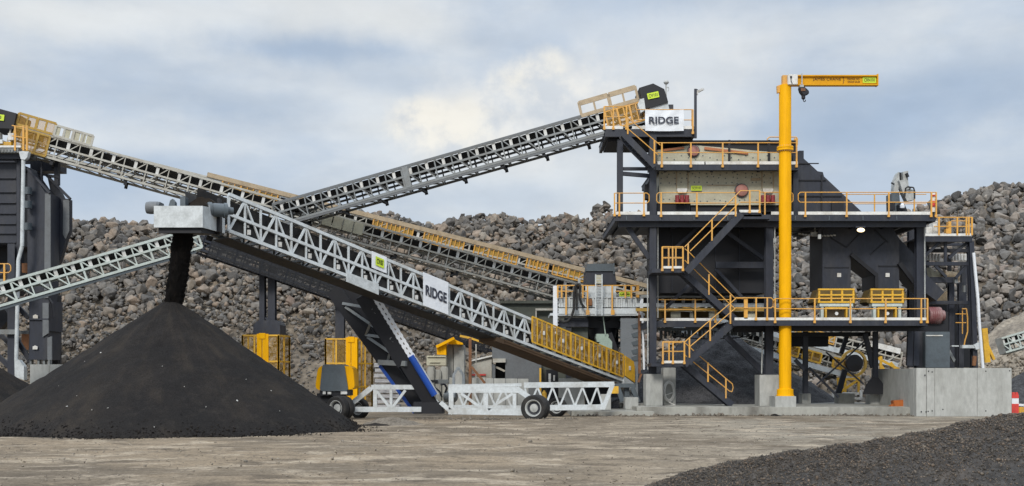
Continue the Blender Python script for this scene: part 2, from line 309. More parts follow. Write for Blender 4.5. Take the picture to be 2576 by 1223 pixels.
# ------------------------------------------------------------------ mesh helpers
WL = {}
class MB:
    def __init__(s): s.v = []; s.f = []
    def add(s, vs, fs):
        o = len(s.v); s.v += [Vector(p) for p in vs]; s.f += [tuple(i + o for i in f) for f in fs]; return s
    def hexa(s, p): return s.add(p, [(0, 1, 2, 3), (7, 6, 5, 4), (0, 4, 5, 1), (1, 5, 6, 2), (2, 6, 7, 3), (3, 7, 4, 0)])
    def box(s, x0, y0, z0, x1, y1, z1):
        return s.hexa([(x0, y0, z0), (x1, y0, z0), (x1, y0, z1), (x0, y0, z1), (x0, y1, z0), (x1, y1, z0), (x1, y1, z1), (x0, y1, z1)])
    def fbox(s, vx0, vy0, vx1, vy1, Y, d):          # front face given where it stands at depth Y, d metres deep
        a = at(vx0, vy1, Y); b = at(vx1, vy0, Y); k_ = (len(s.f) // 6) % 5; Y = Y - .002 * k_; d = d + .005 * k_; return s.box(a.x, Y, a.z, b.x, Y + d, b.z)
    def prism(s, pts, Y, d):
        n = len(pts); P = [at(x, y, Y) for x, y in pts]; Q = [p + Vector((0, d, 0)) for p in P]
        return s.add(P + Q, [tuple(range(n)), tuple(range(2 * n - 1, n - 1, -1))] + [(i, i + n, (i + 1) % n + n, (i + 1) % n) for i in range(n)])
    def extr(s, P, off):
        n = len(P); P = [Vector(p) for p in P]; Q = [p + Vector(off) for p in P]
        return s.add(P + Q, [tuple(range(n)), tuple(range(2 * n - 1, n - 1, -1))] + [(i, i + n, (i + 1) % n + n, (i + 1) % n) for i in range(n)])
    def bar(s, p, q, w, d=None, ref=(0, 1, 0)):
        p, q = Vector(p), Vector(q); a = (q - p); 
        if a.length < 1e-6: return s
        a.normalize(); r = Vector(ref); r = r - a * r.dot(a)
        if r.length < 1e-4: r = Vector((1, 0, 0)) - a * a.x
        r.normalize(); u = a.cross(r); d = w if d is None else d
        d += .004 * ((len(s.f) // 6) % 5); w += .003 * ((len(s.f) // 6) % 4); U = u * w / 2; R = r * d / 2
        return s.hexa([p - U - R, q - U - R, q + U - R, p + U - R, p - U + R, q - U + R, q + U + R, p + U + R])
    def tube(s, p, q, r, n=8, r2=None):
        p, q = Vector(p), Vector(q); a = (q - p).normalized(); e = Vector((0, 0, 1)) if abs(a.z) < .9 else Vector((1, 0, 0))
        u = a.cross(e).normalized(); w = a.cross(u); r2 = r if r2 is None else r2
        A = [p + (u * math.cos(t) + w * math.sin(t)) * r for t in [2 * math.pi * i / n for i in range(n)]]
        B = [q + (u * math.cos(t) + w * math.sin(t)) * r2 for t in [2 * math.pi * i / n for i in range(n)]]
        return s.add(A + B, [tuple(range(n - 1, -1, -1)), tuple(range(n, 2 * n))] + [(i, (i + 1) % n, (i + 1) % n + n, i + n) for i in range(n)])
    def path(s, pts, r, n=6):
        for a, b in zip(pts[:-1], pts[1:]): s.tube(a, b, r, n)
        return s
    def vpath(s, pts, Y, r, n=6): return s.path([at(x, y, Y) for x, y in pts], r, n)
    def vbar(s, x0, y0, x1, y1, Y, w, d=None): return s.bar(at(x0, y0, Y), at(x1, y1, Y), w, d)
    def ibeam(s, p, q, w, d, t=.03):                # web across, flanges facing the camera
        p, q = Vector(p), Vector(q); o = Vector((0, d / 2 - t / 2, 0))
        s.bar(p - o, q - o, w, t); s.bar(p + o, q + o, w, t); return s.bar(p, q, t * 1.3, d - 2 * t)
    def vibeam(s, x0, y0, x1, y1, Y, w, d=.3): return s.ibeam(at(x0, y0, Y), at(x1, y1, Y), w, d)
    def lathe(s, c, axis, prof, n=32, caps=True):
        c = Vector(c); a = Vector(axis).normalized(); e = Vector((0, 0, 1)) if abs(a.z) < .9 else Vector((1, 0, 0)); u = a.cross(e).normalized(); w = a.cross(u)
        vs = [c + a * h + (u * math.cos(2 * math.pi * i / n) + w * math.sin(2 * math.pi * i / n)) * r for r, h in prof for i in range(n)]
        k = len(prof)
        fs = [(j * n + i, j * n + (i + 1) % n, (j + 1) * n + (i + 1) % n, (j + 1) * n + i) for j in range(k - 1) for i in range(n)]
        return s.add(vs, fs + ([tuple(range(n - 1, -1, -1)), tuple(range((k - 1) * n, k * n))] if caps else [(( k - 1) * n + i, (k - 1) * n + (i + 1) % n, (i + 1) % n, i) for i in range(n)]))
    def build(s, name, material, parent=None, label=None, smooth=True, bevel=0):
        lo = Vector([min(p[i] for p in s.v) for i in range(3)]); hi = Vector([max(p[i] for p in s.v) for i in range(3)])
        org = Vector(((lo.x + hi.x) / 2, (lo.y + hi.y) / 2, lo.z))
        me = bpy.data.meshes.new(name); me.from_pydata([tuple(p - org) for p in s.v], [], s.f)
        bm = bmesh.new(); bm.from_mesh(me)
        if bevel:
            bmesh.ops.remove_doubles(bm, verts=bm.verts, dist=1e-4)
            bmesh.ops.bevel(bm, geom=bm.edges[:], offset=bevel, segments=2, affect='EDGES', clamp_overlap=True)
        bmesh.ops.recalc_face_normals(bm, faces=bm.faces); bm.to_mesh(me); bm.free()
        me.materials.append(M[material] if isinstance(material, str) else material)
        if smooth: me.shade_smooth(); me.set_sharp_from_angle(angle=.42)
        return link(name, me, org, parent, label)
def link(name, me, org, parent=None, label=None):
    o = bpy.data.objects.new(name, me); COL.objects.link(o); WL[o.name] = Vector(org)
    if parent: o.parent = parent; o.location = Vector(org) - WL[parent.name]
    else: o.location = org
    if label: o['label'] = label
    return o
def tag(o, label=None, cat=None, group=None, kind=None):
    for k, q in (('label', label), ('category', cat), ('group', group), ('kind', kind)):
        if q: o[k] = q
    return o
def thing(name, loc, label, cat, group=None):
    o = bpy.data.objects.new(name, None); o.empty_display_size = .3; COL.objects.link(o); o.location = loc; WL[o.name] = Vector(loc)
    return tag(o, label, cat, group)
def lettering(txt, c, rv, uv, w, h, material, parent, name='lettering', bold=.012):
    cu = bpy.data.curves.new('lettering', 'FONT'); cu.body = txt; cu.size = 1; cu.offset = bold; cu.extrude = .004; cu.space_character = 1.04
    t = bpy.data.objects.new('lettering', cu); COL.objects.link(t); bpy.context.view_layer.update()
    me = bpy.data.meshes.new_from_object(t.evaluated_get(bpy.context.evaluated_depsgraph_get())); bpy.data.objects.remove(t); bpy.data.curves.remove(cu)
    co = np.empty(len(me.vertices) * 3, np.float32); me.vertices.foreach_get('co', co); co = co.reshape(-1, 3)
    lo, hi = co.min(0), co.max(0); rv = Vector(rv).normalized(); uv = Vector(uv).normalized(); nv = rv.cross(uv)
    x = ((co[:, 0] - lo[0]) / (hi[0] - lo[0]) - .5) * w; y = ((co[:, 1] - lo[1]) / (hi[1] - lo[1]) - .5) * h; z = co[:, 2]
    P = np.outer(x, rv) + np.outer(y, uv) + np.outer(z, nv)
    me.vertices.foreach_set('co', P.astype(np.float32).ravel()); me.update(); me.materials.clear(); me.materials.append(M[material])
    return link(name, me, c, parent)
def sign(parent, txt, c, rv, w, h, uv=(0, 0, 1), plate='sign_green', ink='ink', name='equipment_sign', label=None, fill=.78):
    c = Vector(c); rv = Vector(rv).normalized(); uv = Vector(uv).normalized(); nv = rv.cross(uv)
    mb = MB(); mb.bar(c - rv * w / 2, c + rv * w / 2, h, .02, nv); p = mb.build(name, plate, parent, label)
    if txt: lettering(txt, c + nv * .014, rv, uv, w * fill, h * .55, ink, p)
    return p
# ------------------------------------------------------------------ ground
def grid_mesh(name, xs, ys, zf, material, smooth=True):
    nx, ny = len(xs), len(ys)
    X, Y = np.meshgrid(xs, ys); Z = zf(X, Y)
    co = np.stack([X, Y, Z], -1).reshape(-1, 3)
    i = np.arange(nx - 1); j = np.arange(ny - 1); I, J = np.meshgrid(i, j); a = (J * nx + I).ravel()
    quads = np.stack([a, a + 1, a + nx + 1, a + nx], -1)
    me = bpy.data.meshes.new(name); me.vertices.add(len(co)); me.vertices.foreach_set('co', co.astype(np.float32).ravel())
    me.loops.add(quads.size); me.loops.foreach_set('vertex_index', quads.astype(np.int32).ravel())
    me.polygons.add(len(quads)); me.polygons.foreach_set('loop_start', (np.arange(len(quads)) * 4).astype(np.int32))
    me.update(calc_edges=True); me.validate(); me.materials.append(M[material])
    if smooth: me.shade_smooth()
    return me
def vnoise(X, Y, s, seed=0, oct_=3):
    out = np.zeros_like(X, dtype=float).ravel(); xs = X.ravel(); ys = Y.ravel()
    for k in range(len(out)): out[k] = noise.fractal(Vector((xs[k] * s + seed, ys[k] * s, seed * .37)), 1.0, 2.0, oct_)
    return out.reshape(X.shape)
def gz(X, Y):
    near = np.clip((Y - 5) / 6, 0, 1) * np.clip((54 - Y) / 4, 0, 1) * (np.abs(X) < 40)
    return near * (.055 * vnoise(X * .5, Y, .55, 3) + .022 * vnoise(X * .6, Y, 2.2, 9, 2))
me = grid_mesh('ground', np.concatenate([[-600, -200, -80], np.linspace(-42, 42, 150), [80, 200, 600]]), np.concatenate([[-60, -5], np.linspace(5, 58, 240), [70, 90, 150, 900]]), gz, 'yard_dirt')
tag(link('ground', me, (0, 0, 0)), kind='structure')

# ------------------------------------------------------------------ rock heap behind the plant
CR = [(-700, 545), (-200, 548), (60, 540), (180, 545), (230, 541), (300, 544), (350, 555), (395, 560), (560, 560), (760, 553), (905, 531), (957, 521), (985, 523), (1022, 544), (1060, 549), (1092, 556), (1120, 546), (1157, 537), (1200, 532), (1236, 527), (1288, 529), (1326, 548), (1362, 540), (1426, 534), (1467, 542), (1495, 520), (1523, 505), (1543, 520), (1640, 530), (1800, 560), (2000, 560), (2200, 545), (2330, 512), (2370, 487), (2430, 470), (2480, 461), (2560, 454), (2640, 452), (3300, 450)]
YT, YC = 84.0, 106.0
cx = np.array([(x - HX) / F * YC for x, y in CR]); cz = np.array([EYE + (HY - y) / F * YC - .55 for x, y in CR])
def slope_z(X, Y):
    c = np.interp(X, cx, cz); t = np.clip((Y - YT) / (YC - YT), 0, 1.0)
    return c * (t ** .93)
def hill_z(X, Y): return slope_z(X, Y) - .45 + .5 * vnoise(X, Y, .18, 5) * (Y > YT + 1) * (Y < YC - 1)
me = grid_mesh('hill', np.linspace(-75, 80, 120), np.concatenate([[YT - .5], np.linspace(YT, YC, 60), np.linspace(YC + 1, YC + 14, 6)]), hill_z, 'hill_dirt')
tag(link('hill', me, (0, 0, 0)), kind='structure')

def hull(seed, n=15, flat=.75):
    r = random.Random(seed); bm = bmesh.new()
    for _ in range(n):
        d = Vector((r.gauss(0, 1), r.gauss(0, 1), r.gauss(0, 1))).normalized() * r.uniform(.82, 1.08)
        bm.verts.new((d.x * r.uniform(.95, 1.05), d.y * .85, d.z * flat))
    o = bmesh.ops.convex_hull(bm, input=bm.verts); 
    bmesh.ops.delete(bm, geom=[g for g in o['geom_interior'] if isinstance(g, bmesh.types.BMVert)], context='VERTS')
    bmesh.ops.bevel(bm, geom=bm.edges[:], offset=.045, segments=1, affect='EDGES', clamp_overlap=True)
    bmesh.ops.triangulate(bm, faces=bm.faces); bm.verts.index_update()
    V = np.array([v.co[:] for v in bm.verts]); Fc = np.array([[v.index for v in f.verts] for f in bm.faces])
    me = bpy.data.meshes.new('boulder'); bm.to_mesh(me); me.materials.append(M['basalt']); bm.free()
    return V, Fc, me
HULLS = [hull(i, random.Random(i).randint(10, 15), random.Random(i * 3).uniform(.6, .9)) for i in range(14)]
def rotm(n):
    q = rng.normal(size=(n, 4)); q /= np.linalg.norm(q, axis=1)[:, None]; w, x, y, z = q.T
    return np.stack([1 - 2 * (y * y + z * z), 2 * (x * y - z * w), 2 * (x * z + y * w), 2 * (x * y + z * w), 1 - 2 * (x * x + z * z), 2 * (y * z - x * w), 2 * (x * z - y * w), 2 * (y * z + x * w), 1 - 2 * (x * x + y * y)], -1).reshape(n, 3, 3), q
def merge_rocks(name, pos, size, R, kind, material):
    Vs, Fs, o = [], [], 0
    for k, (V, Fc, _) in enumerate(HULLS):
        idx = np.where(kind == k)[0]
        if not len(idx): continue
        P = np.einsum('nij,vj->nvi', R[idx], V) * size[idx][:, None, :] + pos[idx][:, None, :]
        Vs.append(P.reshape(-1, 3)); nf = (Fc[None] + (np.arange(len(idx)) * len(V))[:, None, None] + o).reshape(-1, 3); Fs.append(nf); o += len(idx) * len(V)
    co = np.concatenate(Vs); tri = np.concatenate(Fs)
    me = bpy.data.meshes.new(name); me.vertices.add(len(co)); me.vertices.foreach_set('co', co.astype(np.float32).ravel())
    me.loops.add(tri.size); me.loops.foreach_set('vertex_index', tri.astype(np.int32).ravel())
    me.polygons.add(len(tri)); me.polygons.foreach_set('loop_start', (np.arange(len(tri)) * 3).astype(np.int32))
    me.update(calc_edges=True); me.materials.append(M[material]); return me
n = 34000
X = rng.uniform(-58, 62, n); T = rng.uniform(-.01, 1.03, n) ** .92; Yr = YT + (YC - YT) * T
# stones get smaller towards the foot, more so on the left
foot = np.interp(X, [-50, -35, -10, 5, 30, 60], [.34, .46, .46, .30, .22, .30])
sz = np.exp(rng.normal(0, .47, n)) * np.interp(T - foot, [-.35, -.1, .1, .5, .8], [.15, .21, .335, .39, .37])
sz = np.clip(sz * np.interp(X, [-50, -30, -5, 12, 30], [1.0, 1.05, .95, .95, 1.15]), .10, .80)
keep = rng.uniform(0, 1, n) < np.interp(sz, [.1, .3, .5, .7], [1, .85, .55, .42]); X, T, Yr, sz = X[keep], T[keep], Yr[keep], sz[keep]; n = len(X)
Z = slope_z(X, Yr) + sz * .18 - .12 + rng.uniform(-.25, .25, n) * sz
Rm, Q = rotm(n); knd = rng.integers(0, len(HULLS), n)
S3 = sz[:, None] * rng.uniform(.8, 1.15, (n, 3)); pos = np.stack([X, Yr, Z], -1)
pv = HX + F * X / Yr; pw = HY - F * (Z - EYE) / Yr
def clear(x, y):
    s = ((x > 185) & (x < 2560) & (y > 470) & (y < 800)) & ~((x > 1620) & (x < 1995)) & ~((x > 2060) & (x < 2450)) & ~((x > 1390) & (x < 1635) & (y > 650))
    e = (x > 690) & (x < 1640) & (y < 610 - (x - 690) * .27) & False
    stk = (x > 380) & (x < 1600) & (y > 480 + (x - 560) * .4) & (y < 640 + (x - 560) * .4)
    abk = (x > 900) & (x < 1480) & (y > 545 + (x - 900) * .25) & (y < 640 + (x - 900) * .28)
    return s & ~stk & ~abk
vis = clear(pv, pw); order = np.argsort(-(sz * vis)); own = order[:300]
q3 = np.quantile(sz[own], [.33, .8])
for k in own:
    d = HULLS[knd[k]][2]; o = bpy.data.objects.new('boulder', d); COL.objects.link(o)
    o.location = pos[k]; o.rotation_mode = 'QUATERNION'; o.rotation_quaternion = Q[k]; o.scale = S3[k] if False else (sz[k],) * 3
    tag(o, 'angular grey brown basalt boulder, one of the largest on the rock heap behind the plant', 'boulder', 'large boulders on the rock heap')
rest = np.setdiff1d(np.arange(n), own)
me = merge_rocks('rock_heap', pos[rest], S3[rest], Rm[rest], knd[rest], 'basalt')
tag(link('rock_heap', me, (0, 0, 0)), 'long heap of broken grey and brown rock rising behind the whole plant', 'rock heap', kind='stuff')

# ------------------------------------------------------------------ heaps of crushed stone
def heap(name, apex, R, label, cat, material, amp=.06, ns=1.4, seed=1, round_=.06, nr=70, na=200, squash=1.0, toe=.12):
    ax, ay, az = apex; r = np.linspace(0, 1, nr) ** .9; th = np.linspace(0, 2 * np.pi, na, endpoint=False)
    vs, fs = [], []
    for i, q in enumerate(r):
        for t in th:
            rr = q * R * (1 + .05 * math.sin(2 * t + seed) + .04 * math.sin(5 * t + seed * 2) * q)
            x, y = ax + rr * math.cos(t), ay + rr * math.sin(t) * squash
            h = 1 - math.sqrt(q * q + round_ ** 2) / math.sqrt(1 + round_ ** 2); h = h / (1 - round_)
            h = h + toe * q * (1 - q) * (-.6)
            z = az * h + amp * noise.fractal(Vector((x * ns, y * ns, seed)), 1, 2, 4) * (1 - q ** 6) - (.03 if q > .99 else 0)
            vs.append((x, y, z))
    for i in range(nr - 1):
        for j in range(na):
            k = (j + 1) % na; fs.append((i * na + j, i * na + k, (i + 1) * na + k, (i + 1) * na + j))
    me = bpy.data.meshes.new(name); me.from_pydata(vs, [], fs); me.update(); me.materials.append(M[material]); me.shade_smooth()
    org = Vector((ax, ay, 0)); me.transform(Matrix.Translation(-org))
    return tag(link(name, me, org), label, cat)
ap = at(430, 752, 43.3)
pile = heap('stockpile', ap, 7.4, 'tall dark brown cone of crusher dust under the radial stacker head', 'stockpile', 'cone_dust', .065, 1.5, 2, .022, 120, 360, toe=.05)
heap('stockpile', at(-150, 850, 49.5), 6.2, 'lower dark heap of crusher dust cut off by the left edge behind the tall cone', 'stockpile', 'cone_dust', .06, 1.3, 6)
heap('gravel_mound', at(985, 1049, 46.5), 1.35, 'low greyish dirt mound on the yard below the stacker undercarriage', 'mound', 'mound_dirt', .07, 2.2, 4, .2, 40, 100, toe=.3)
heap('gravel_mound', at(945, 1064, 45.2), .62, 'small black patch of dust heaped against the low dirt mound', 'mound', 'crusher_dust', .03, 3, 8, .2, 20, 60, toe=.3)
heap('gravel_mound', at(1951, 1041, 55.9), .36, 'tiny dark spill heap against the slab below the crane footing', 'mound', 'crusher_dust', .03, 4, 11, .2, 16, 40, toe=.2)
heap('stockpile', at(1796, 826, 70), 8.6, 'dark grey gravel heap underneath the screening tower stairs', 'stockpile', 'grey_gravel', .16, 1.2, 5, .1)
heap('gravel_bank', at(2690, 735, 84), 12.5, 'pale beige bank of fines at the far right below the boulders', 'gravel bank', 'fines', .35, .5, 9, .15)
heap('gravel_bank', at(2700, 870, 66), 5.8, 'dark grey gravel bank behind the end of the concrete wall', 'gravel bank', 'grey_gravel', .16, .9, 3, .12)
# pale stones that rolled down the dust cone
px = [(160, 1067, .05), (455, 1063, .04), (690, 1005, .06), (700, 1039, .06), (420, 1054, .06), (1108, 1030, .03), (252, 1098, .05), (468, 1100, .05), (306, 1104, .04), (380, 1062, .03), (318, 1077, .03), (640, 1020, .03)]
# near heap of gravel at the lower right: a long low ridge
RX = np.array([-2, 1.6, 2.4, 2.9, 3.9, 4.9, 5.92, 6.68, 7.93, 8.88, 12, 20]); RZ = np.array([-.6, -.12, .20, .385, .585, .765, .89, 1.01, 1.27, 1.46, 2.0, 2.6])
def ridge(X, Y, f=1):
    h = np.interp(X, RX, RZ); d = np.abs(Y - 19.0)
    z = h - np.where(d < .25, d * d * 1.2, (d - .125) * .60)
    return z
gx_, gy_ = np.linspace(-1, 20, 260), np.linspace(14.5, 23.5, 150)
XX, YY = np.meshgrid(gx_, gy_)
me = grid_mesh('gravel_heap', gx_, gy_, lambda X, Y: np.maximum(ridge(X, Y) + .05 * vnoise(X, Y, 2.2, 4, 4), -.12), 'dark_gravel')
g = tag(link('gravel_heap', me, (0, 0, 0)), 'long low heap of coarse dark gravel across the lower right foreground', 'gravel heap')
# its loose stones
n2_ = 42000
X = rng.uniform(1.8, 11.5, n2_); Y = 19.35 - np.abs(rng.normal(0, .9, n2_)); zz = ridge(X, Y) ; ok = zz > -.05
X, Y, zz = X[ok], Y[ok], zz[ok]; n2_ = len(X); s = np.exp(rng.normal(-4.25, .42, n2_)); s = np.clip(s, .007, .055)
Rm2, _ = rotm(n2_); small = [(HULLS[k][0], HULLS[k][1]) for k in range(14)]
def lowhull(seed):
    r = random.Random(seed); bm = bmesh.new()
    for _ in range(8):
        d = Vector((r.gauss(0, 1), r.gauss(0, 1), r.gauss(0, 1))).normalized(); bm.verts.new((d.x, d.y * .85, d.z * .7))
    o = bmesh.ops.convex_hull(bm, input=bm.verts); bmesh.ops.triangulate(bm, faces=bm.faces); bm.verts.index_update()
    V = np.array([v.co[:] for v in bm.verts]); Fc = np.array([[v.index for v in f.verts] for f in bm.faces]); bm.free(); return V, Fc, None
keepH = HULLS; HULLS = [lowhull(100 + i) for i in range(10)]
nz_ = np.array([noise.fractal(Vector((a * 2.2 + 4, b * 2.2, 4 * .37)), 1, 2, 4) for a, b in zip(X, Y)])
me = merge_rocks('loose_gravel', np.stack([X, Y, zz + .05 * nz_ + s * .3], -1), s[:, None] * rng.uniform(.8, 1.2, (n2_, 3)), Rm2, rng.integers(0, 10, n2_), 'basalt_dark')
tag(link('loose_gravel', me, (0, 0, 0)), 'loose dark stones lying on the foreground gravel heap', 'gravel', kind='stuff')
# pale stones on the dust cone
PS = [(160, 1067), (455, 1063), (690, 1005), (700, 1039), (420, 1054), (1108, 1030)]
pp, ps = [], []
for _ in range(17):
    t = rng.uniform(-2.7, -.5); q = rng.uniform(.35, 1.02); r_ = q * 7.4 * (1 + .05 * math.sin(2 * t + 2) + .04 * math.sin(5 * t + 4) * q)
    pp.append((ap.x + r_ * math.cos(t), ap.y + r_ * math.sin(t), max(ap.z * (1 - q) * 1.0 - .15 * q * (1 - q), 0) + .05)); ps.append(rng.uniform(.018, .05))
pp, ps = np.array(pp), np.array(ps)
me = merge_rocks('loose_stones', pp, np.repeat(ps[:, None], 3, 1), rotm(len(pp))[0], rng.integers(0, 10, len(pp)), 'roller')
tag(link('loose_stones', me, (0, 0, 0)), 'scattered pale stones lying on the front of the dust cone', 'stones', kind='stuff')
# dark lumps rolled to the toe of the cone
n5 = 2600; t = rng.uniform(-np.pi, np.pi * .1, n5); q = np.clip(rng.normal(.99, .045, n5), .8, 1.14); r_ = q * 7.4 * (1 + .05 * np.sin(2 * t + 2) + .04 * np.sin(5 * t + 4) * q)
P5 = np.stack([ap.x + r_ * np.cos(t), ap.y + r_ * np.sin(t), np.maximum(ap.z * (1 - q) - .15 * q * (1 - q), 0) + .015], -1); s5 = np.clip(np.exp(rng.normal(-3.6, .5, n5)), .012, .10)
me = merge_rocks('toe_lumps', P5, s5[:, None] * rng.uniform(.7, 1.3, (n5, 3)), rotm(n5)[0], rng.integers(0, 10, n5), 'crusher_dust')
tag(link('toe_lumps', me, (0, 0, 0)), 'dark lumps and crumbs strewn round the foot of the dust cone', 'lumps', kind='stuff')
# spilt dirt lying along the foot of the slab, kerb and wheels
n7 = 1500; xs7 = rng.uniform(1000, 2300, n7); X7 = (xs7 - HX) / F * 55.9; Y7 = np.where(xs7 < 1440, 51.5, np.where(xs7 < 1646, 55.5, 56.1)) - np.abs(rng.normal(0, .22, n7)); s7 = np.clip(np.exp(rng.normal(-3.2, .55, n7)), .015, .16)
me = merge_rocks('spilt_dirt', np.stack([X7, Y7, s7 * .2], -1), s7[:, None] * rng.uniform(.7, 1.4, (n7, 3)), rotm(n7)[0], rng.integers(0, 10, n7), 'mound_dirt')
tag(link('spilt_dirt', me, (0, 0, 0)), 'spilt dirt and clods along the foot of the slab and kerb', 'dirt', kind='stuff')
# dirt clods strewn over the yard
n3 = 5200
X = rng.uniform(-24, 16, n3); Y = 19 + 33 * rng.uniform(0, 1, n3) ** 1.3; s = np.clip(np.exp(rng.normal(-3.9, .5, n3)), .008, .09)
me = merge_rocks('ground_stones', np.stack([X, Y, np.full(n3, .01)], -1), s[:, None] * rng.uniform(.7, 1.3, (n3, 3)), rotm(n3)[0], rng.integers(0, 10, n3), 'fines')
tag(link('ground_stones', me, (0, 0, 0)), 'small stones and clods strewn over the dirt yard', 'stones', kind='stuff')
# coarse stones over the far bank of fines
bk = at(2690, 735, 84); n4 = 4200
th = rng.uniform(np.pi * .75, np.pi * 1.75, n4); q = rng.uniform(.12, 1.0, n4) ** .8; X = bk.x + q * 12.5 * np.cos(th); Y = bk.y + q * 12.5 * np.sin(th); Z = bk.z * (1 - q) * 1.02 - .25 * q * (1 - q) + .05
s = np.clip(np.exp(rng.normal(-2.05, .45, n4)), .05, .4)
me = merge_rocks('bank_stones', np.stack([X, Y, Z], -1), s[:, None] * rng.uniform(.7, 1.3, (n4, 3)), rotm(n4)[0], rng.integers(0, 10, n4), 'fines')
tag(link('bank_stones', me, (0, 0, 0)), 'broken pale stones covering the beige bank at the far right', 'stones', kind='stuff')
# stray crumbs round the falling curtain
n6 = 900; tt = rng.uniform(0, 1, n6); P6 = []
for t_ in tt:
    c_ = at(462 - 26 * t_ ** 1.3, 560 + 205 * t_, 42.6 + .7 * t_); an = rng.uniform(0, 2 * np.pi); rr_ = .36 + abs(rng.normal(0, .045)); P6.append((c_.x + rr_ * 1.08 * math.cos(an), c_.y + rr_ * math.sin(an), c_.z))
s6 = np.clip(np.exp(rng.normal(-4.1, .4, n6)), .008, .04)
me = merge_rocks('falling_crumbs', np.array(P6), np.repeat(s6[:, None], 3, 1), rotm(n6)[0], rng.integers(0, 10, n6), 'falling_dust')
tag(link('falling_crumbs', me, (0, 0, 0)), 'dark crumbs flying at the edges of the falling dust', 'crumbs', kind='stuff')
HULLS = keepH
# dust falling from the stacker head
mb = MB(); n_ = 40; k_ = 60
for i in range(k_):
    t = i / (k_ - 1); c = at(462 - 26 * t ** 1.3, 560 + 205 * t, 42.6 + .7 * t); rx = (.40 - .03 * t) * (1 + .05 * math.sin(i * 1.7)); 
    for j in range(n_):
        a = 2 * math.pi * j / n_; w = 1 + .13 * noise.noise(Vector((math.cos(a) * 2, math.sin(a) * 2, i * .16))) + .10 * noise.noise(Vector((math.cos(a) * 5, math.sin(a) * 5, i * .22 + 9)))
        mb.v.append(c + Vector((rx * w * math.cos(a), .34 * w * math.sin(a), 0)))
mb.f = [(i * n_ + j, i * n_ + (j + 1) % n_, (i + 1) * n_ + (j + 1) % n_, (i + 1) * n_ + j) for i in range(k_ - 1) for j in range(n_)] + [tuple(range(n_ - 1, -1, -1)), tuple(range((k_ - 1) * n_, k_ * n_))]
tag(mb.build('falling_dust', 'falling_dust'), 'black curtain of crusher dust falling from the stacker head onto the cone', 'falling dust')
# ------------------------------------------------------------------ conveyors
UP = Vector((0, 0, 1))
def axes(T0, T1):
    a = (T1 - T0).normalized(); t = UP.cross(Vector((a.x, a.y, 0)).normalized())
    if t.y < 0: t = -t
    u = a.cross(t); u = -u if u.z < 0 else u
    return a, t, u
def truss_mb(T0, T1, h, n, t, u, cw=.12, ww=.06, mid=None, pattern='N', h1=None, flip=False):
    mb = MB(); h1 = h if h1 is None else h1
    P = lambda q, k: T0.lerp(T1, q) - u * (h + (h1 - h) * q) * k
    mb.bar(P(0, 0), P(1, 0), cw, cw, t); mb.bar(P(0, 1), P(1, 1), cw, cw, t)
    if mid: mb.bar(P(0, mid), P(1, mid), cw * .85, cw * .85, t)
    for i in range(n):
        a, b = i / n, (i + 1) / n; m = (a + b) / 2
        if pattern == 'W':            # fans from each top node, a post under it and one over each bottom node
            mb.bar(P(a, 1), P(m, 0), ww * 1.35, ww, t); mb.bar(P(m, 0), P(b, 1), ww, ww, t)
            mb.bar(P(m, 0), P(m, 1), ww, ww, t); mb.bar(P(a, 0), P(a, 1), ww * 1.2, ww, t)
        else:
            mb.bar(P(a, 0), P(a, 1), ww * (1.5 if i % 4 == 0 else 1), ww, t)
            if flip: mb.bar(P(a, 0), P(b, 1), ww, ww, t)
            else: mb.bar(P(a, 1), P(b, 0), ww, ww, t)
    mb.bar(P(1, 0), P(1, 1), ww * 1.6, ww, t); mb.bar(P(0, 0), P(0, 1), ww * 1.6, ww, t)
    return mb
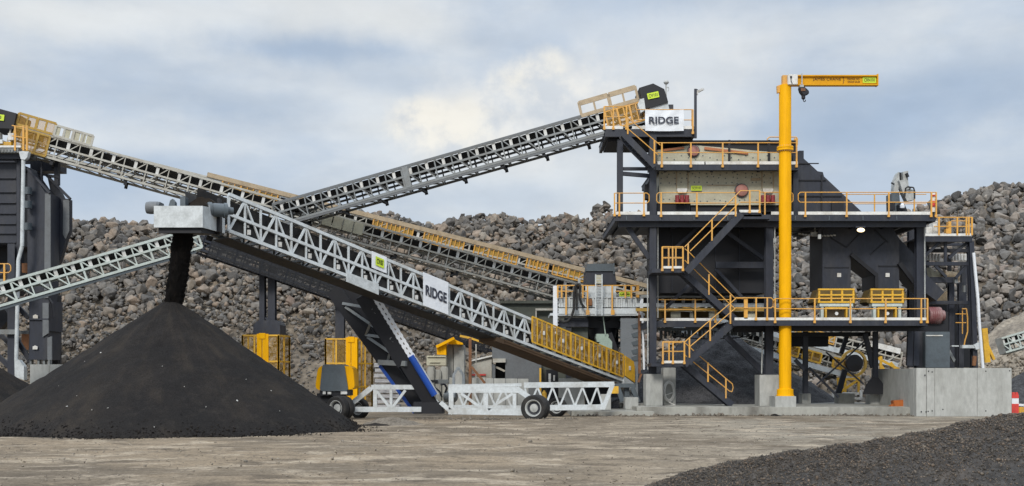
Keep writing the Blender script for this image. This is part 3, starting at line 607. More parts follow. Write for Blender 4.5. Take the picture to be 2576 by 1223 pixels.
def conveyor(name, label, cat, T0, T1, w, h, n, steel, idl_n, mid=.45, pattern='N', h1=None, cw=.12, ww=.06, flip=False, group=None, tabs=0, idler='roller', loc=None, belt_lift=0.0, idl0=.0, idl1=1.0):
    a, t, u = axes(T0, T1); L_ = (T1 - T0).length; h1 = h if h1 is None else h1
    root = thing(name, loc or (T0.x, T0.y, 0) if T0.z < T1.z else (T1.x, T1.y, 0), label, cat, group)
    truss_mb(T0, T1, h, n, t, u, cw, ww, mid, pattern, h1, flip).build('side_truss', steel, root)
    truss_mb(T0 + t * w, T1 + t * w, h, n, t, u, cw, ww, mid, pattern, h1, flip).build('side_truss', steel, root)
    P = lambda q, s, k: T0.lerp(T1, q) + t * s - u * (h + (h1 - h) * q) * k
    mb = MB()
    for i in range(n + 1):
        q = i / n; mb.bar(P(q, .03, 1), P(q, w - .03, 1), ww, ww, a)
        if i < n: mb.bar(P(q, .05, 1), P(q + 1 / n, w - .05, 1), ww * .8, ww * .8, u)
    mb.build('cross_bracing', steel, root)
    e = .035; sec = [(.10, .06 - belt_lift), (.30, .36), (.70, .36), (.90, .06 - belt_lift)]
    mb = MB()
    for (s0, k0), (s1, k1) in zip(sec[:-1], sec[1:]):
        A, B, C, E_ = P(0, s0 * w, k0), P(1, s0 * w, k0), P(1, s1 * w, k1), P(0, s1 * w, k1); o = -u * e
        mb.hexa([A, B, C, E_, A + o, B + o, C + o, E_ + o])
    mb.build('belt', 'belt', root)
    mb = MB(); A, B, C, E_ = P(0, .15 * w, .88), P(1, .15 * w, .88), P(1, .85 * w, .88), P(0, .85 * w, .88); o = -u * e
    mb.hexa([A, B, C, E_, A + o, B + o, C + o, E_ + o]); mb.build('return_belt', 'belt', root)
    base = None
    for i in range(idl_n):
        q = idl0 + (idl1 - idl0) * (i + .5) / idl_n
        if base is None:
            b = MB(); c = P(q, 0, 0)
            b.bar(P(q, .07, .06), P(q, .07, .44), .17, .07, t); b.bar(P(q, w - .07, .06), P(q, w - .07, .44), .17, .07, t)
            b.bar(P(q, .05, .44), P(q, w - .05, .44), .08, .08, u)
            base = b.build('idler', idler, root); bq = P(q, 0, 0); bl = base.location.copy()
        else:
            o_ = base.copy(); COL.objects.link(o_); o_.parent = root; o_.location = bl + (P(q, 0, 0) - bq); WL[o_.name] = WL[base.name] + (P(q, 0, 0) - bq)
    for i in range(tabs):
        q = (i + .6) / tabs; b = MB(); b.bar(P(q, .1, 1), P(q, .1, 1.28), .17, .10, t); b.bar(P(q, w - .1, 1), P(q, w - .1, 1.28), .17, .10, t); b.bar(P(q, .1, 1.18), P(q, w - .1, 1.18), .11, .11, u)
        b.build('return_idler', 'black_steel', root)
    return root, P, a, t, u
def guard(root, P, q0, q1, k0, k1, n, s=-.05, frame='guard_yellow', mesh='yellow_mesh', name='guard_panel', fw=.07, slats=0, label=None):
    for i in range(n):
        A, B = q0 + (q1 - q0) * i / n, q0 + (q1 - q0) * (i + 1) / n; e = (B - A) * .012; A += e; B -= e
        mb = MB(); t = (P(0, 1, 0) - P(0, 0, 0)).normalized(); c = [P(A, s, k0), P(B, s, k0), P(B, s, k1), P(A, s, k1)]
        for j in range(4): mb.bar(c[j], c[(j + 1) % 4], fw, fw * .6, t)
        for j in range(slats):
            f = (j + 1) / (slats + 1); mb.bar(c[0].lerp(c[1], f), c[3].lerp(c[2], f), fw * .8, fw * .4, t)
        p = mb.build(name, frame, root, label)
        m2 = MB(); o = t * .012; m2.hexa([x - o for x in c] + [x + o for x in c])
        if mesh: m2.build('wire_mesh', mesh, p)

# A: long grey conveyor falling from the left bin house to the tail under the screening tower (near one)
A0, A1 = at(30, 314, 60.4), at(2160, 912, 77)
rA, PA, aA, tA, uA = conveyor('conveyor', 'long beige grey truss conveyor falling from the left bin house, nearer of the two', 'conveyor', A0, A1, 1.5, 1.22, 46, 'beige_steel', 46, ww=.05, group='conveyors of the crushing plant', tabs=14)
# B: its yellow guarded twin behind
B0, B1 = at(60, 329, 65), at(2270, 888, 80.5)
rB, PB, aB, tB, uB = conveyor('conveyor', 'long conveyor with yellow guard rails running behind the beige truss conveyor', 'conveyor', B0, B1, 1.5, 1.05, 44, 'beige_steel', 44, group='conveyors of the crushing plant')
def qB(vx):   # fraction along B where it shows at picture column vx
    lo, hi = 0., 1.
    for _ in range(40):
        m_ = (lo + hi) / 2; p = PB(m_, 0, 0); lo, hi = (m_, hi) if HX + F * p.x / p.y < vx else (lo, m_)
    return lo
def qOf(P, vx):
    lo, hi = 0., 1.; s = 1 if (P(1, 0, 0).x / P(1, 0, 0).y) > (P(0, 0, 0).x / P(0, 0, 0).y) else -1
    for _ in range(40):
        m_ = (lo + hi) / 2; p = P(m_, 0, 0); lo, hi = (m_, hi) if s * (HX + F * p.x / p.y) < s * vx else (lo, m_)
    return lo
mb = MB(); mb.bar(PB(qOf(PB, 520), -.08, -.14), PB(qOf(PB, 1640), -.08, -.14), .28, .10, tB); mb.build('top_rail', 'tan', rB)
for x0, x1, k in ((560, 700, 3), (940, 1040, 3), (1068, 1168, 3), (1194, 1302, 3), (1326, 1380, 2), (1392, 1472, 2), (1660, 1760, 3), (1990, 2100, 3)):
    guard(rB, PB, qOf(PB, x0), qOf(PB, x1), -.02, .62, k, -.07, 'rail_yellow', None, slats=2, fw=.075)
    mb = MB(); mb.bar(PB(qOf(PB, x0), .02, .3), PB(qOf(PB, x1), .02, .3), .55, .03, tB); mb.build('guard_plate', 'dull_yellow', rB)
# cream splice panels of the near conveyor
mb = MB()
for j in range(4):
    q0, q1 = qOf(PA, 815 + 26 * j), qOf(PA, 838 + 26 * j); c = [PA(q0, -.12, .05), PA(q1, -.12, .05), PA(q1, -.12, .62), PA(q0, -.12, .62)]; mb.hexa([x - tA * .03 for x in c] + [x + tA * .03 for x in c])
mb.build('cover_plate', 'cream', rA)
# head end guards of A at the bin house
for x0, x1, k0, k1, k, fr, ms in ((40, 88, -.60, -.08, 1, 'dull_yellow', 'yellow_mesh'), (88, 134, -.60, -.08, 1, 'dull_yellow', 'yellow_mesh'), (134, 180, -.52, -.04, 1, 'beige_steel', None), (180, 229, -.52, -.04, 1, 'beige_steel', None)):
    guard(rA, PA, qOf(PA, x0), qOf(PA, x1), k0, k1, k, -.05, fr, ms, slats=1, fw=.12)
mb = MB()
for x in (141, 166, 190, 205, 220): q = qOf(PA, x); mb.bar(PA(q, -.02, -.5), PA(q, -.02, -.06), .26, .05, tA)
mb.build('side_plate', 'cream', rA)
guard(rA, PA, qOf(PA, 40), qOf(PA, 128), .06, 1.0, 3, -.08, 'dull_yellow', 'yellow_mesh', fw=.10)
# tails under the tower: channels, small guards and stands
mb = MB(); mb.bar(PA(qOf(PA, 1700), -.12, .92), PA(qOf(PA, 2164), -.12, .92), .36, .06, tA); mb.build('side_channel', 'galvanised', rA)
mb = MB(); mb.bar(PA(qOf(PA, 1700), -.12, .02), PA(qOf(PA, 2100), -.12, .02), .26, .06, tA); mb.build('side_channel', 'beige_steel', rA)
mb = MB(); mb.bar(PB(qOf(PB, 1700), -.12, .95), PB(qOf(PB, 2262), -.12, .95), .36, .06, tB); mb.build('side_channel', 'galvanised', rB)
mb = MB(); mb.bar(PB(qOf(PB, 2190), -.12, -.05), PB(qOf(PB, 2262), -.12, -.05), .40, .06, tB); mb.build('tail_cover', 'kick_white', rB)
for x0, x1 in ((1960, 2010), (2020, 2066), (2096, 2140)): guard(rA, PA, qOf(PA, x0), qOf(PA, x1), .12, .66, 1, -.14, 'guard_yellow', 'yellow_mesh', fw=.12, slats=1)
mb = MB(); c_ = at(2146, 914, 75.5); mb.lathe(c_, (.1, -1, 0), [(.78, 0), (.95, .02), (.95, .16), (.78, .18)], 28, caps=False); mb.build('tail_guard_ring', 'dull_yellow', rA)
mb = MB(); mb.lathe(at(2146, 914, 76.2), (.1, -1, 0), [(.2, 0), (.6, .02), (.6, .3), (.2, .35)], 24); mb.build('tail_pulley', 'black_steel', rA)
mb = MB()
for a_ in ((2108, 950, 2110, 990), (2160, 948, 2160, 990), (2126, 952, 2126, 988), (2110, 956, 2160, 952), (2112, 988, 2158, 956)): mb.vbar(*a_, 75.4, .15, .1)
mb.build('tail_stand', 'guard_yellow', rA)
mb = MB()
for a_ in ((2096, 1002, 2166, 1002), (2096, 984, 2096, 1002), (2166, 982, 2166, 1002), (2120, 990, 2160, 990)): mb.vbar(*a_, 74.2, .16, .1)
mb.build('base_frame', 'kick_white', rA)
mb = MB()
for a_ in ((2206, 900, 2262, 930), (2216, 896, 2216, 960), (2216, 920, 2252, 968), (2240, 912, 2262, 940), (2216, 958, 2262, 960)): mb.vbar(*a_, 78.6, .18, .1)
mb.build('tail_stand', 'guard_yellow', rB)
q = qOf(PA, 8); c = [at(-30, 266, 60.2), at(41, 285, 60.2), at(33, 324, 60.2), at(-30, 321, 60.2)]
mb = MB(); mb.extr(c, (0, 1.9, 0)); hc = mb.build('head_cover', 'black_steel', rA)
c = at(-21, 293, 60.15); sign(rA, 'CV110', c, (1, 0, -.12), 1.38, .33, (.12, 0, 1))
# E: conveyor rising to the screening tower head
E0, E1 = at(686, 515, 63.6), at(1612, 251, 59.4)
rE, PE, aE, tE, uE = conveyor('conveyor', 'dark grey truss conveyor rising from the crossing to the head of the screening tower', 'conveyor', E0, E1, 1.5, 1.2, 22, 'grey_steel', 22, group='conveyors of the crushing plant', tabs=9, flip=True)
mb = MB(); mb.bar(PE(0, 0, 1.09), PE(.93, 0, 1.09), .16, .10, tE); mb.bar(PE(0, 0, -.03), PE(.93, 0, -.03), .10, .14, tE); mb.build('cable_tray', 'cladding', rE)
q = qOf(PE, 1018); mb = MB(); mb.bar(PE(q, -.03, 0), PE(q, -.03, 1), .34, .10, tE); mb.build('splice_plate', 'grey_steel', rE)
for x0, x1 in ((1463, 1537), (1538, 1607)):
    guard(rE, PE, qOf(PE, x0), qOf(PE, x1), -.66, -.04, 1, -.05, 'tan', None, fw=.13, slats=1)
    mb = MB(); q0, q1 = qOf(PE, x0), qOf(PE, x1); mb.bar(PE(q0, -.07, -.56), PE(q1, -.07, -.56), .18, .05, tE); mb.bar(PE(q0, -.07, -.02), PE(q1, -.07, -.02), .20, .05, tE); mb.build('guard_rail', 'tan', rE)
guard(rE, PE, qOf(PE, 1520), qOf(PE, 1612), .1, .95, 3, -.06, 'rail_yellow', 'yellow_mesh', slats=1, fw=.08)
mb = MB(); mb.prism([(1608, 221), (1643, 210), (1671, 224), (1676, 239), (1681, 257), (1622, 275)], 58.9, 2.0); mb.build('head_cover', 'black_steel', rE)
mb = MB(); mb.prism([(1610, 250), (1620, 247), (1624, 276), (1612, 284), (1604, 262)], 58.8, 1.9); mb.prism([(1634, 272), (1680, 258), (1684, 276), (1632, 285)], 59.0, 1.7); mb.build('chute_plate', 'galvanised', rE)
mb = MB(); mb.fbox(1682, 263, 1694, 276, 59.1, 1.2); mb.build('gearbox', 'dark_steel', rE)
r_ = math.radians(12); sign(rE, 'CV101', at(1643, 240, 58.86), (math.cos(r_), 0, math.sin(r_)), .62, .32, (-math.sin(r_), 0, math.cos(r_)))
# D: pale green truss at the left, low, behind the falling dust
D0, D1 = at(-160, 759, 51), at(492, 574, 55.5)
rD, PD, aD, tD, uD = conveyor('conveyor', 'pale green truss conveyor low at the left, rising behind the falling dust', 'conveyor', D0, D1, 1.3, 1.0, 15, 'mint_steel', 15, group='conveyors of the crushing plant', flip=True)
mb = MB(); mb.bar(PD(0, .05, 1.12), PD(.97, .05, 1.12), .16, .12, tD); mb.build('cable_tray', 'pack_grey', rD)
# C: conveyor under the stacker, the shade there put into its dark colours
C0, C1 = at(520, 586, 60.5), at(1250, 846, 69)
rC, PC, aC, tC, uC = conveyor('conveyor', 'dark shaded conveyor with a mesh side passing underneath the white stacker', 'conveyor', C0, C1, 1.5, 1.0, 22, 'dark_steel', 18, group='conveyors of the crushing plant', idler='grey_steel')
guard(rC, PC, .02, .98, .35, 1.2, 12, -.06, 'black_steel', 'dark_mesh', slats=2, fw=.05)
for x0, x1 in ((655, 668), (679, 697)):
    mb = MB(); mb.vibeam(x0 + 6, 628, x0 + 6, 826, 63.4, (x1 - x0) / F * 63.4, .5); mb.build('support_post', 'dark_steel', rC)
mb = MB(); mb.prism([(637, 817), (650, 806), (697, 806), (704, 817), (704, 845), (637, 845)], 62.6, 1.7); mb.vbar(668, 800, 697, 817, 62.9, .12, .12); mb.build('counterweight', 'dark_steel', rC)
mb = MB(); mb.vibeam(856, 735, 856, 1036, 65, .52, .5); mb.build('support_post', 'dark_steel', rC)
# F: little conveyor at the far right
F0, F1 = at(2508, 855, 72), at(2720, 792, 69)
rF, PF, aF, tF, uF = conveyor('conveyor', 'small grey green conveyor rising out of the right edge before the rubble', 'conveyor', F0, F1, 1.2, .95, 8, 'mint_steel', 8, group='conveyors of the crushing plant', flip=True)
mb = MB(); mb.vbar(2476, 826, 2484, 912, 71, .34, .2); mb.vbar(2484, 870, 2500, 905, 71, .16, .2); mb.build('tail_guard', 'guard_yellow', rF)
mb = MB(); c = [PF(-.02, -.1, -.05), PF(.06, -.1, -.05), PF(.06, -.1, 1.05), PF(-.02, -.1, 1.05)]; mb.hexa([x for x in c] + [x + tF * 1.4 for x in c]); mb.build('tail_box', 'grey_steel', rF)

# ------------------------------------------------------------------ radial stacker
S0, S1 = at(575, 489, 44), at(1572, 902, 62)
aS, tS, uS = axes(S0, S1); hS, nS, wS = 1.46, 17, 1.35
rS = thing('radial_stacker', (S1.x, S1.y, 0), 'white truss radial stacker on rubber tyres dropping dust on the tall cone', 'stacker')
PS_ = lambda q, s, k: S0.lerp(S1, q) + tS * s - Vector((0, 0, 1)) * (1.47 + (1.30 - 1.47) * q) * k
ZU = Vector((0, 0, 1))
truss_mb(S0, S1, 1.47, nS, tS, ZU, .135, .062, .54, 'W', 1.30).build('side_truss', 'white_steel', rS)
truss_mb(S0 + tS * wS, S1 + tS * wS, 1.47, nS, tS, ZU, .15, .09, None, 'N', 1.30).build('side_truss', 'grey_steel', rS)  # far side is greyer: its shade is put into the colour
mb = MB()
for i in range(nS * 2 + 1):
    q = i / (2 * nS); mb.bar(PS_(q, .05, 1), PS_(q, wS - .05, 1), .10, .08, aS)
    if i % 2 == 0 and i < 2 * nS: mb.bar(PS_(q, .05, 1.02), PS_(q + .5 / nS, wS - .05, 1.02), .08, .06, ZU)
mb.build('cross_bracing', 'grey_steel', rS)
mb = MB(); e = .04
for (s0, k0), (s1, k1) in (((.12, .12), (.3, .60)), ((.3, .60), (.7, .60)), ((.7, .60), (.9, .12))):
    A, B, C, E_ = PS_(-.05, s0 * wS, k0), PS_(1.0, s0 * wS, k0), PS_(1.0, s1 * wS, k1), PS_(-.05, s1 * wS, k1); o = -ZU * e
    mb.hexa([A, B, C, E_, A + o, B + o, C + o, E_ + o])
mb.build('belt', 'belt', rS)
mb = MB(); A, B, C, E_ = PS_(0, .08, 1.16), PS_(.97, .08, 1.16), PS_(.97, wS - .08, 1.16), PS_(0, wS - .08, 1.16); o = -ZU * e; mb.hexa([A, B, C, E_, A + o, B + o, C + o, E_ + o]); mb.build('return_belt', 'belt', rS)
base = None
for i in range(nS):
    q = (i + .62) / nS
    if base is None:
        b = MB(); b.bar(PS_(q, .10, .14), PS_(q, .26, .62), .05, .05, aS); b.bar(PS_(q, .05, .66), PS_(q, wS - .05, .66), .10, .10, ZU); b.bar(PS_(q, -.02, .76), PS_(q, -.02, .90), .12, .08, tS)
        base = b.build('idler', 'roller', rS); b0 = PS_(q, 0, .6); bl = base.location.copy()
    else:
        o_ = base.copy(); COL.objects.link(o_); o_.parent = rS; o_.location = bl + (PS_(q, 0, .6) - b0); WL[o_.name] = WL[base.name] + (PS_(q, 0, .6) - b0)
mb = MB(); c0 = [PS_(.005, .10, .64), PS_(.97, .10, .64), PS_(.97, .10, .92), PS_(.005, .10, .92)]; mb.extr(c0, tS * .02); mb.build('shade_skirt', 'belt', rS)  # dark sheet added to stand for the shade inside the truss
# head box
hA, hB, hC = at(387, 518, 41.6), at(510, 518, 41.6), at(566, 528, 43.9); dz = Vector((0, 0, -.82)); hD = hA + (hC - hB)
mb = MB(); t_ = Vector((0, .04, 0))
mb.hexa([hA, hB, hB + dz, hA + dz] + [p + t_ for p in (hA, hB, hB + dz, hA + dz)])
hp = mb.build('head_box', 'galvanised', rS)
mb = MB(); n_ = (hC - hB).cross(ZU).normalized() * .04; dzc = Vector((0, 0, -.95))
mb.hexa([hB + t_, hC, hC + dzc, hB + dz + t_] + [p - n_ for p in (hB + t_, hC, hC + dzc, hB + dz + t_)]); mb.build('head_side_plate', 'galvanised', rS); mb = MB(); mb.hexa([hA + t_, hD, hD + dz, hA + dz + t_] + [p + Vector((.04, 0, 0)) for p in (hA + t_, hD, hD + dz, hA + dz + t_)]); mb.build('head_side_plate', 'galvanised', rS)
mb = MB(); lo = dz * .92; ins = [hA.lerp(hC, .06), hB.lerp(hD, .06), hC.lerp(hA, .06), hD.lerp(hB, .06)]; mb.extr([p + dz * .98 for p in ins], (0, 0, -.22)); mb.build('discharge_chute', 'black_steel', rS)
mb = MB(); c = hA.lerp(hC, .5); mb.tube(hA.lerp(hD, .5) + Vector((.06, 0, -.30)), hB.lerp(hC, .5) + Vector((-.06, 0, -.30)), .36, 20); mb.build('head_pulley', 'rubber', rS)
mb = MB(); D_ = [(468, 518), (476, 511), (486, 505), (497, 497), (508, 495), (517, 500), (525, 498), (536, 506), (540, 519)]; mb.prism(D_, 42.6, .9); mb.prism([(474, 518), (482, 509), (498, 503), (514, 508), (522, 518)], 42.2, .5); mb.build('spilled_dust', 'crusher_dust', rS)
mb = MB(); c = at(376, 523, 41.9); mb.lathe(c + Vector((-.10, 0, .0)), (1, 0, 0), [(.10, -.02), (.22, 0), (.24, .12), (.24, .42), (.18, .5)], 18); mb.fbox(384, 508, 402, 518, 41.9, .5); mb.build('bearing', 'cladding', rS)
mb = MB(); mb.prism([(424, 518), (428, 504), (434, 500), (440, 508), (440, 518)], 41.8, .25); mb.fbox(453, 494, 466, 518, 42.2, .4); mb.build('bracket', 'pack_grey', rS)
c = at(521, 527, 42.6); mb = MB(); ax = Vector((.9, .45, 0)).normalized()
mb.lathe(c, ax, [(.10, -.05), (.27, 0), (.30, .06), (.30, .16), (.265, .18), (.265, .62), (.30, .64), (.30, .76), (.16, .80), (.14, 1.0)], 24); mb.build('drive_motor', 'pack_grey', rS)
mb = MB(); mb.fbox(524, 511, 540, 517, 42.7, .4); mb.fbox(540, 540, 553, 583, 43.0, .35); mb.bar(at(552, 500, 43.4), at(552, 592, 43.4), .10, .3); mb.build('gearbox', 'black_steel', rS)
mb = MB(); mb.lathe(at(566, 531, 43.6), (-.3, -1, 0), [(.05, 0), (.17, .02), (.17, .14), (.05, .18)], 16); mb.build('pull_drum', 'roller', rS)
# yellow tail guards
G0 = (1336 - 575) / (1572 - 575)
guard(rS, PS_, qOf(PS_, 1334), qOf(PS_, 1564), -.10, .86, 5, -.13, 'guard_yellow', 'yellow_mesh', slats=3, fw=.075)
gp = [o for o in rS.children if o.name.startswith('guard_panel')]
for i in range(5):
    q = qOf(PS_, 1334) + (qOf(PS_, 1564) - qOf(PS_, 1334)) * (i + .55) / 5; mb = MB(); c = PS_(q, -.20, .36); mb.bar(c - ZU * .10, c + ZU * .10, .15, .02, tS); mb.build('warning_label', 'kick_white', gp[i])
q0, q1 = qOf(PS_, 1578), qOf(PS_, 1598) if PS_(1, 0, 0).x / PS_(1, 0, 0).y * F + HX > 1598 else 1.012
mb = MB(); c = [PS_(.992, -.2, -.08), PS_(1.022, -.2, .02), PS_(1.026, -.2, .30), PS_(1.026, -.2, .92), PS_(.992, -.2, .80)]; mb.extr(c, tS * .06); g_ = mb.build('tail_guard', 'guard_yellow', rS)
mb = MB(); mb.bar(PS_(1.006, -.24, .3), PS_(1.006, -.24, .48), .16, .02, tS); mb.build('warning_label', 'kick_white', g_)
mb = MB(); c = [PS_(.99, -.15, .82), PS_(1.024, -.15, .95), PS_(1.022, -.15, 1.36), PS_(.99, -.15, 1.24)]; mb.extr(c, tS * 1.6); mb.build('tail_box', 'galvanised', rS)
mb = MB(); mb.bar(PS_(qOf(PS_, 1270), .03, 1.16), PS_(.995, .03, 1.22), .10, .05, tS); mb.bar(PS_(qOf(PS_, 1270), 0, 1.26), PS_(.99, 0, 1.32), .07, .05, tS); mb.build('belt_edge_strip', 'rust_dark', rS); mb = MB(); q_ = qOf(PS_, 1250); c0 = [PS_(q_, .04, 1.13), PS_(.985, .04, 1.20), PS_(.985, wS - .04, 1.20), PS_(q_, wS - .04, 1.13)]; mb.extr(c0, (0, 0, -.24)); mb.build('belly_pan', 'rust_dark', rS)
# gusset where the legs hang
mb = MB(); q0, q1 = qOf(PS_, 868), qOf(PS_, 949); c = [PS_(q0, -.11, .90), PS_(q1, -.11, .90), PS_(q1, -.11, 1.24), PS_(q0, -.11, 1.20)]; mb.extr(c, tS * .05); mb.build('gusset_plate', 'galvanised', rS)
# telescoping legs: near pair
def leg(x0, y0, x1, y1, Y0, Y1, split, w, near):
    p, q = at(x0, y0, Y0), at(x1, y1, Y1); m_ = p.lerp(q, split); a_ = (q - p).normalized()
    mb = MB(); mb.bar(p - Vector((.10 if near else 0, 0, 0)), m_ - Vector((.10 if near else 0, 0, 0)), w, .30); L1 = mb.build('support_leg', 'black_steel', rS)  # black body carries the shade of the leg side in its colour
    mb = MB(); mb.bar(m_ - a_ * .4, q, w * .86, .24); mb.build('inner_leg', 'black_steel', L1)
    n_ = a_.cross(Vector((0, 1, 0))); n_ = n_ if n_.x > 0 else -n_
    if near:
        mb = MB(); k = 14; W_ = .33; oo = n_ * (w / 2 + W_ / 2 - .14) - Vector((0, .18, 0)); e_ = (m_ - p).length / k
        for i in range(k):
            a0 = p + oo + a_ * e_ * i
            mb.bar(a0, a0 + a_ * e_ * .55, W_, .03); mb.bar(a0 + a_ * e_ * .55 + n_ * .09, a0 + a_ * e_ + n_ * .09, W_ * .34, .03); mb.bar(a0 + a_ * e_ * .55 - n_ * .09, a0 + a_ * e_ - n_ * .09, W_ * .34, .03)
        mb.build('perforated_flange', 'banner_white', L1)
        mb = MB(); mb.tube(m_ - a_ * .2 + n_ * (w / 2) - Vector((0, .2, 0)), q - a_ * .55 + n_ * (w / 2) - Vector((0, .2, 0)), .155, 16); mb.build('hydraulic_ram', 'blue_paint', L1)
        mb = MB(); mb.bar(m_ + n_ * (w / 2 + .17) - Vector((0, .05, 0)), q - a_ * .5 + n_ * (w / 2 + .17) - Vector((0, .05, 0)), .05, .2); mb.build('ram_edge', 'galvanised', L1)
        mb = MB(); mb.bar(q - a_ * .6 + n_ * .25, q + n_ * .25, .22, .2); mb.build('leg_foot', 'galvanised', L1)
    else:
        mb = MB(); mb.bar(m_ - n_ * (w / 2 - .02) - Vector((0, .14, 0)), q - n_ * (w / 2 - .02) - Vector((0, .14, 0)), .15, .1); mb.build('hydraulic_ram', 'blue_paint', L1)
    return p, q
lp, lq = leg(918, 742, 1092, 1028, 51.6, 52.6, .60, .74, True)
fp, fq = leg(838, 728, 1058, 1028, 52.8, 53.4, .60, .74, False)
mb = MB()
for f0, f1, w_ in ((.12, .12, .13), (.15, .38, .12), (.38, .38, .13), (.40, .60, .12), (.38, .15, .10), (.62, .40, .10)): mb.bar(fp.lerp(fq, f0) - Vector((0, .25, 0)), lp.lerp(lq, f1) - Vector((0, .1, 0)), w_, .12)
mb.bar(fp.lerp(fq, .61) - Vector((.35, .32, 0)), lp.lerp(lq, .60) - Vector((0, .22, 0)), .24, .16)
mb.build('leg_bracing', 'grey_steel', rS)
mb = MB(); mb.bar(fp.lerp(fq, .62) + Vector((.25, .25, 0)), fp.lerp(fq, .99) + Vector((.55, .25, 0)), .42, .2); mb.bar(fp.lerp(fq, -.04) + Vector((.62, .45, 0)), fp.lerp(fq, .50) + Vector((.75, .45, 0)), 1.05, .1); mb.build('leg_web_plate', 'black_steel', rS)
mb = MB(); mb.fbox(1040, 1012, 1116, 1041, 52.4, .9); mb.build('cross_axle', 'black_steel', rS)
# undercarriage
mb = MB(); Y = 52.4
for a_ in ((934, 974, 1050, 974, .22), (889, 1012, 934, 976, .24), (894, 1030, 1060, 1030, .24), (944, 980, 944, 1026, .17), (984, 980, 984, 1026, .13), (948, 984, 980, 1024, .12), (988, 1024, 1020, 982, .12)): mb.vbar(*a_[:4], Y, a_[4], .16)
mb.build('undercarriage_frame', 'white_steel', rS)
mb = MB(); Y = 52.0
for a_ in ((1128, 972, 1300, 970, .10), (1128, 981, 1304, 981, .27), (1300, 978, 1352, 1014, .24), (1128, 1034, 1322, 1037, .30), (1135, 986, 1135, 1030, .22), (1222, 990, 1222, 1030, .22), (1294, 990, 1294, 1030, .16), (1160, 990, 1216, 1030, .12), (1228, 1030, 1290, 990, .12), (1108, 1012, 1140, 1040, .2)): mb.vbar(*a_[:4], Y, a_[4], .16)
mb.build('undercarriage_frame', 'white_steel', rS)
mb = MB(); Y = 54.6
mb.vbar(1128, 971, 1312, 968, Y, .16, .16); mb.vbar(1318, 969, 1545, 967, Y, .27, .16); mb.vbar(1380, 1026, 1522, 1024, Y, .26, .16); mb.vbar(1542, 964, 1518, 1026, Y, .20, .16); mb.vbar(1128, 1024, 1390, 1026, Y, .2, .16)
for i in range(9):
    x = 1150 + 19 * i if i < 4 else 1300 + 38 * (i - 4)
xs_ = [1148, 1166, 1188, 1208, 1226, 1246, 1266, 1286]
for i in range(7): mb.vbar(xs_[i], 976 if i % 2 == 0 else 1022, xs_[i + 1], 1022 if i % 2 == 0 else 976, Y, .09, .1)
xs_ = [1320, 1332, 1352, 1372, 1390, 1408, 1428, 1446, 1465, 1484, 1502, 1516]
for i in range(11): mb.vbar(xs_[i], 974 if i % 2 == 0 else 1022, xs_[i + 1], 1022 if i % 2 == 0 else 974, Y, .085, .1)
mb.build('drawbar_truss', 'white_steel', rS)
def wheel(vx, Y, r, ax, w=.34, dual=True):
    c = at(vx, HY + F * (EYE - r + (.10 if r > .6 else .04)) / Y, Y); ax = Vector(ax).normalized()
    mb = MB(); mb.lathe(c - ax * .0, -ax, [(.06, -.16), (.22, -.15), (.25, -.05), (.20, -.03), (.20, .06), (.05, .09)], 20); hub = mb.build('wheel', 'arm_grey', rS)
    for k in range(2 if dual else 1):
        cc = c + ax * (.40 * k)
        prof = [(r * .60, -.12), (r * .72, -.17), (r * .90, -.165), (r * .985, -.12), (r, -.05), (r, .10), (r * .98, .15), (r * .9, .185), (r * .62, .17)]
        mb = MB(); mb.lathe(cc, -ax, prof, 44, caps=False); mb.build('tyre', 'tyre', hub)
        mb = MB(); mb.lathe(cc, -ax, [(r * .50, -.02), (r * .53, .12), (r * .60, .175), (r * .64, .175), (r * .64, .13), (r * .60, .0)], 36, caps=False); mb.build('rim', 'arm_grey', hub); mb = MB(); mb.lathe(cc, -ax, [(r * .2, .0), (r * .52, .02), (r * .52, -.04), (r * .2, -.05)], 24); mb.build('wheel_dish', 'dark_steel', hub)
    return hub
wheel(850, 51.2, .58, (.50, .87, 0)); wheel(1344, 51.6, .63, (.34, .94, 0))
wheel(812, 54.5, .52, (.50, .87, 0), dual=False); wheel(905, 53.5, .50, (.5, .87, 0), dual=False); wheel(1402, 55.5, .50, (.34, .94, 0), dual=False)
# power pack
Y = 51.6
def rounded(pts, n=4, f=.28):
    out = []
    for i in range(len(pts)):
        p0, p1, p2 = Vector(pts[i - 1]), Vector(pts[i]), Vector(pts[(i + 1) % len(pts)])
        d = min((p0 - p1).length, (p2 - p1).length) * f; a_ = p1 + (p0 - p1).normalized() * d; b_ = p1 + (p2 - p1).normalized() * d
        for k in range(n + 1): t = k / n; out.append(tuple(a_ * (1 - t) ** 2 + p1 * 2 * t * (1 - t) + b_ * t ** 2))
    return out
mb = MB(); mb.prism(rounded([(800, 920), (888, 921), (893, 980), (792, 982)], 4, .25), Y, 1.5); pk = mb.build('power_pack', 'yellow', rS, bevel=0)
mb = MB(); mb.prism(rounded([(811, 917), (866, 917), (876, 984), (804, 984)], 4, .12), Y - .10, 1.5); mb.build('cooler_cover', 'pack_grey', pk)
mb = MB(); mb.fbox(804, 982, 878, 996, Y - .02, 1.3); mb.fbox(797, 990, 838, 1010, Y + .2, 1.1); mb.build('chassis', 'black_steel', pk)
mb = MB(); mb.fbox(812, 985, 819, 992, Y - .12, .08); mb.fbox(824, 986, 833, 992, Y - .12, .08); mb.fbox(857, 985, 873, 992, Y - .12, .08); mb.build('headlight', 'roller', pk)
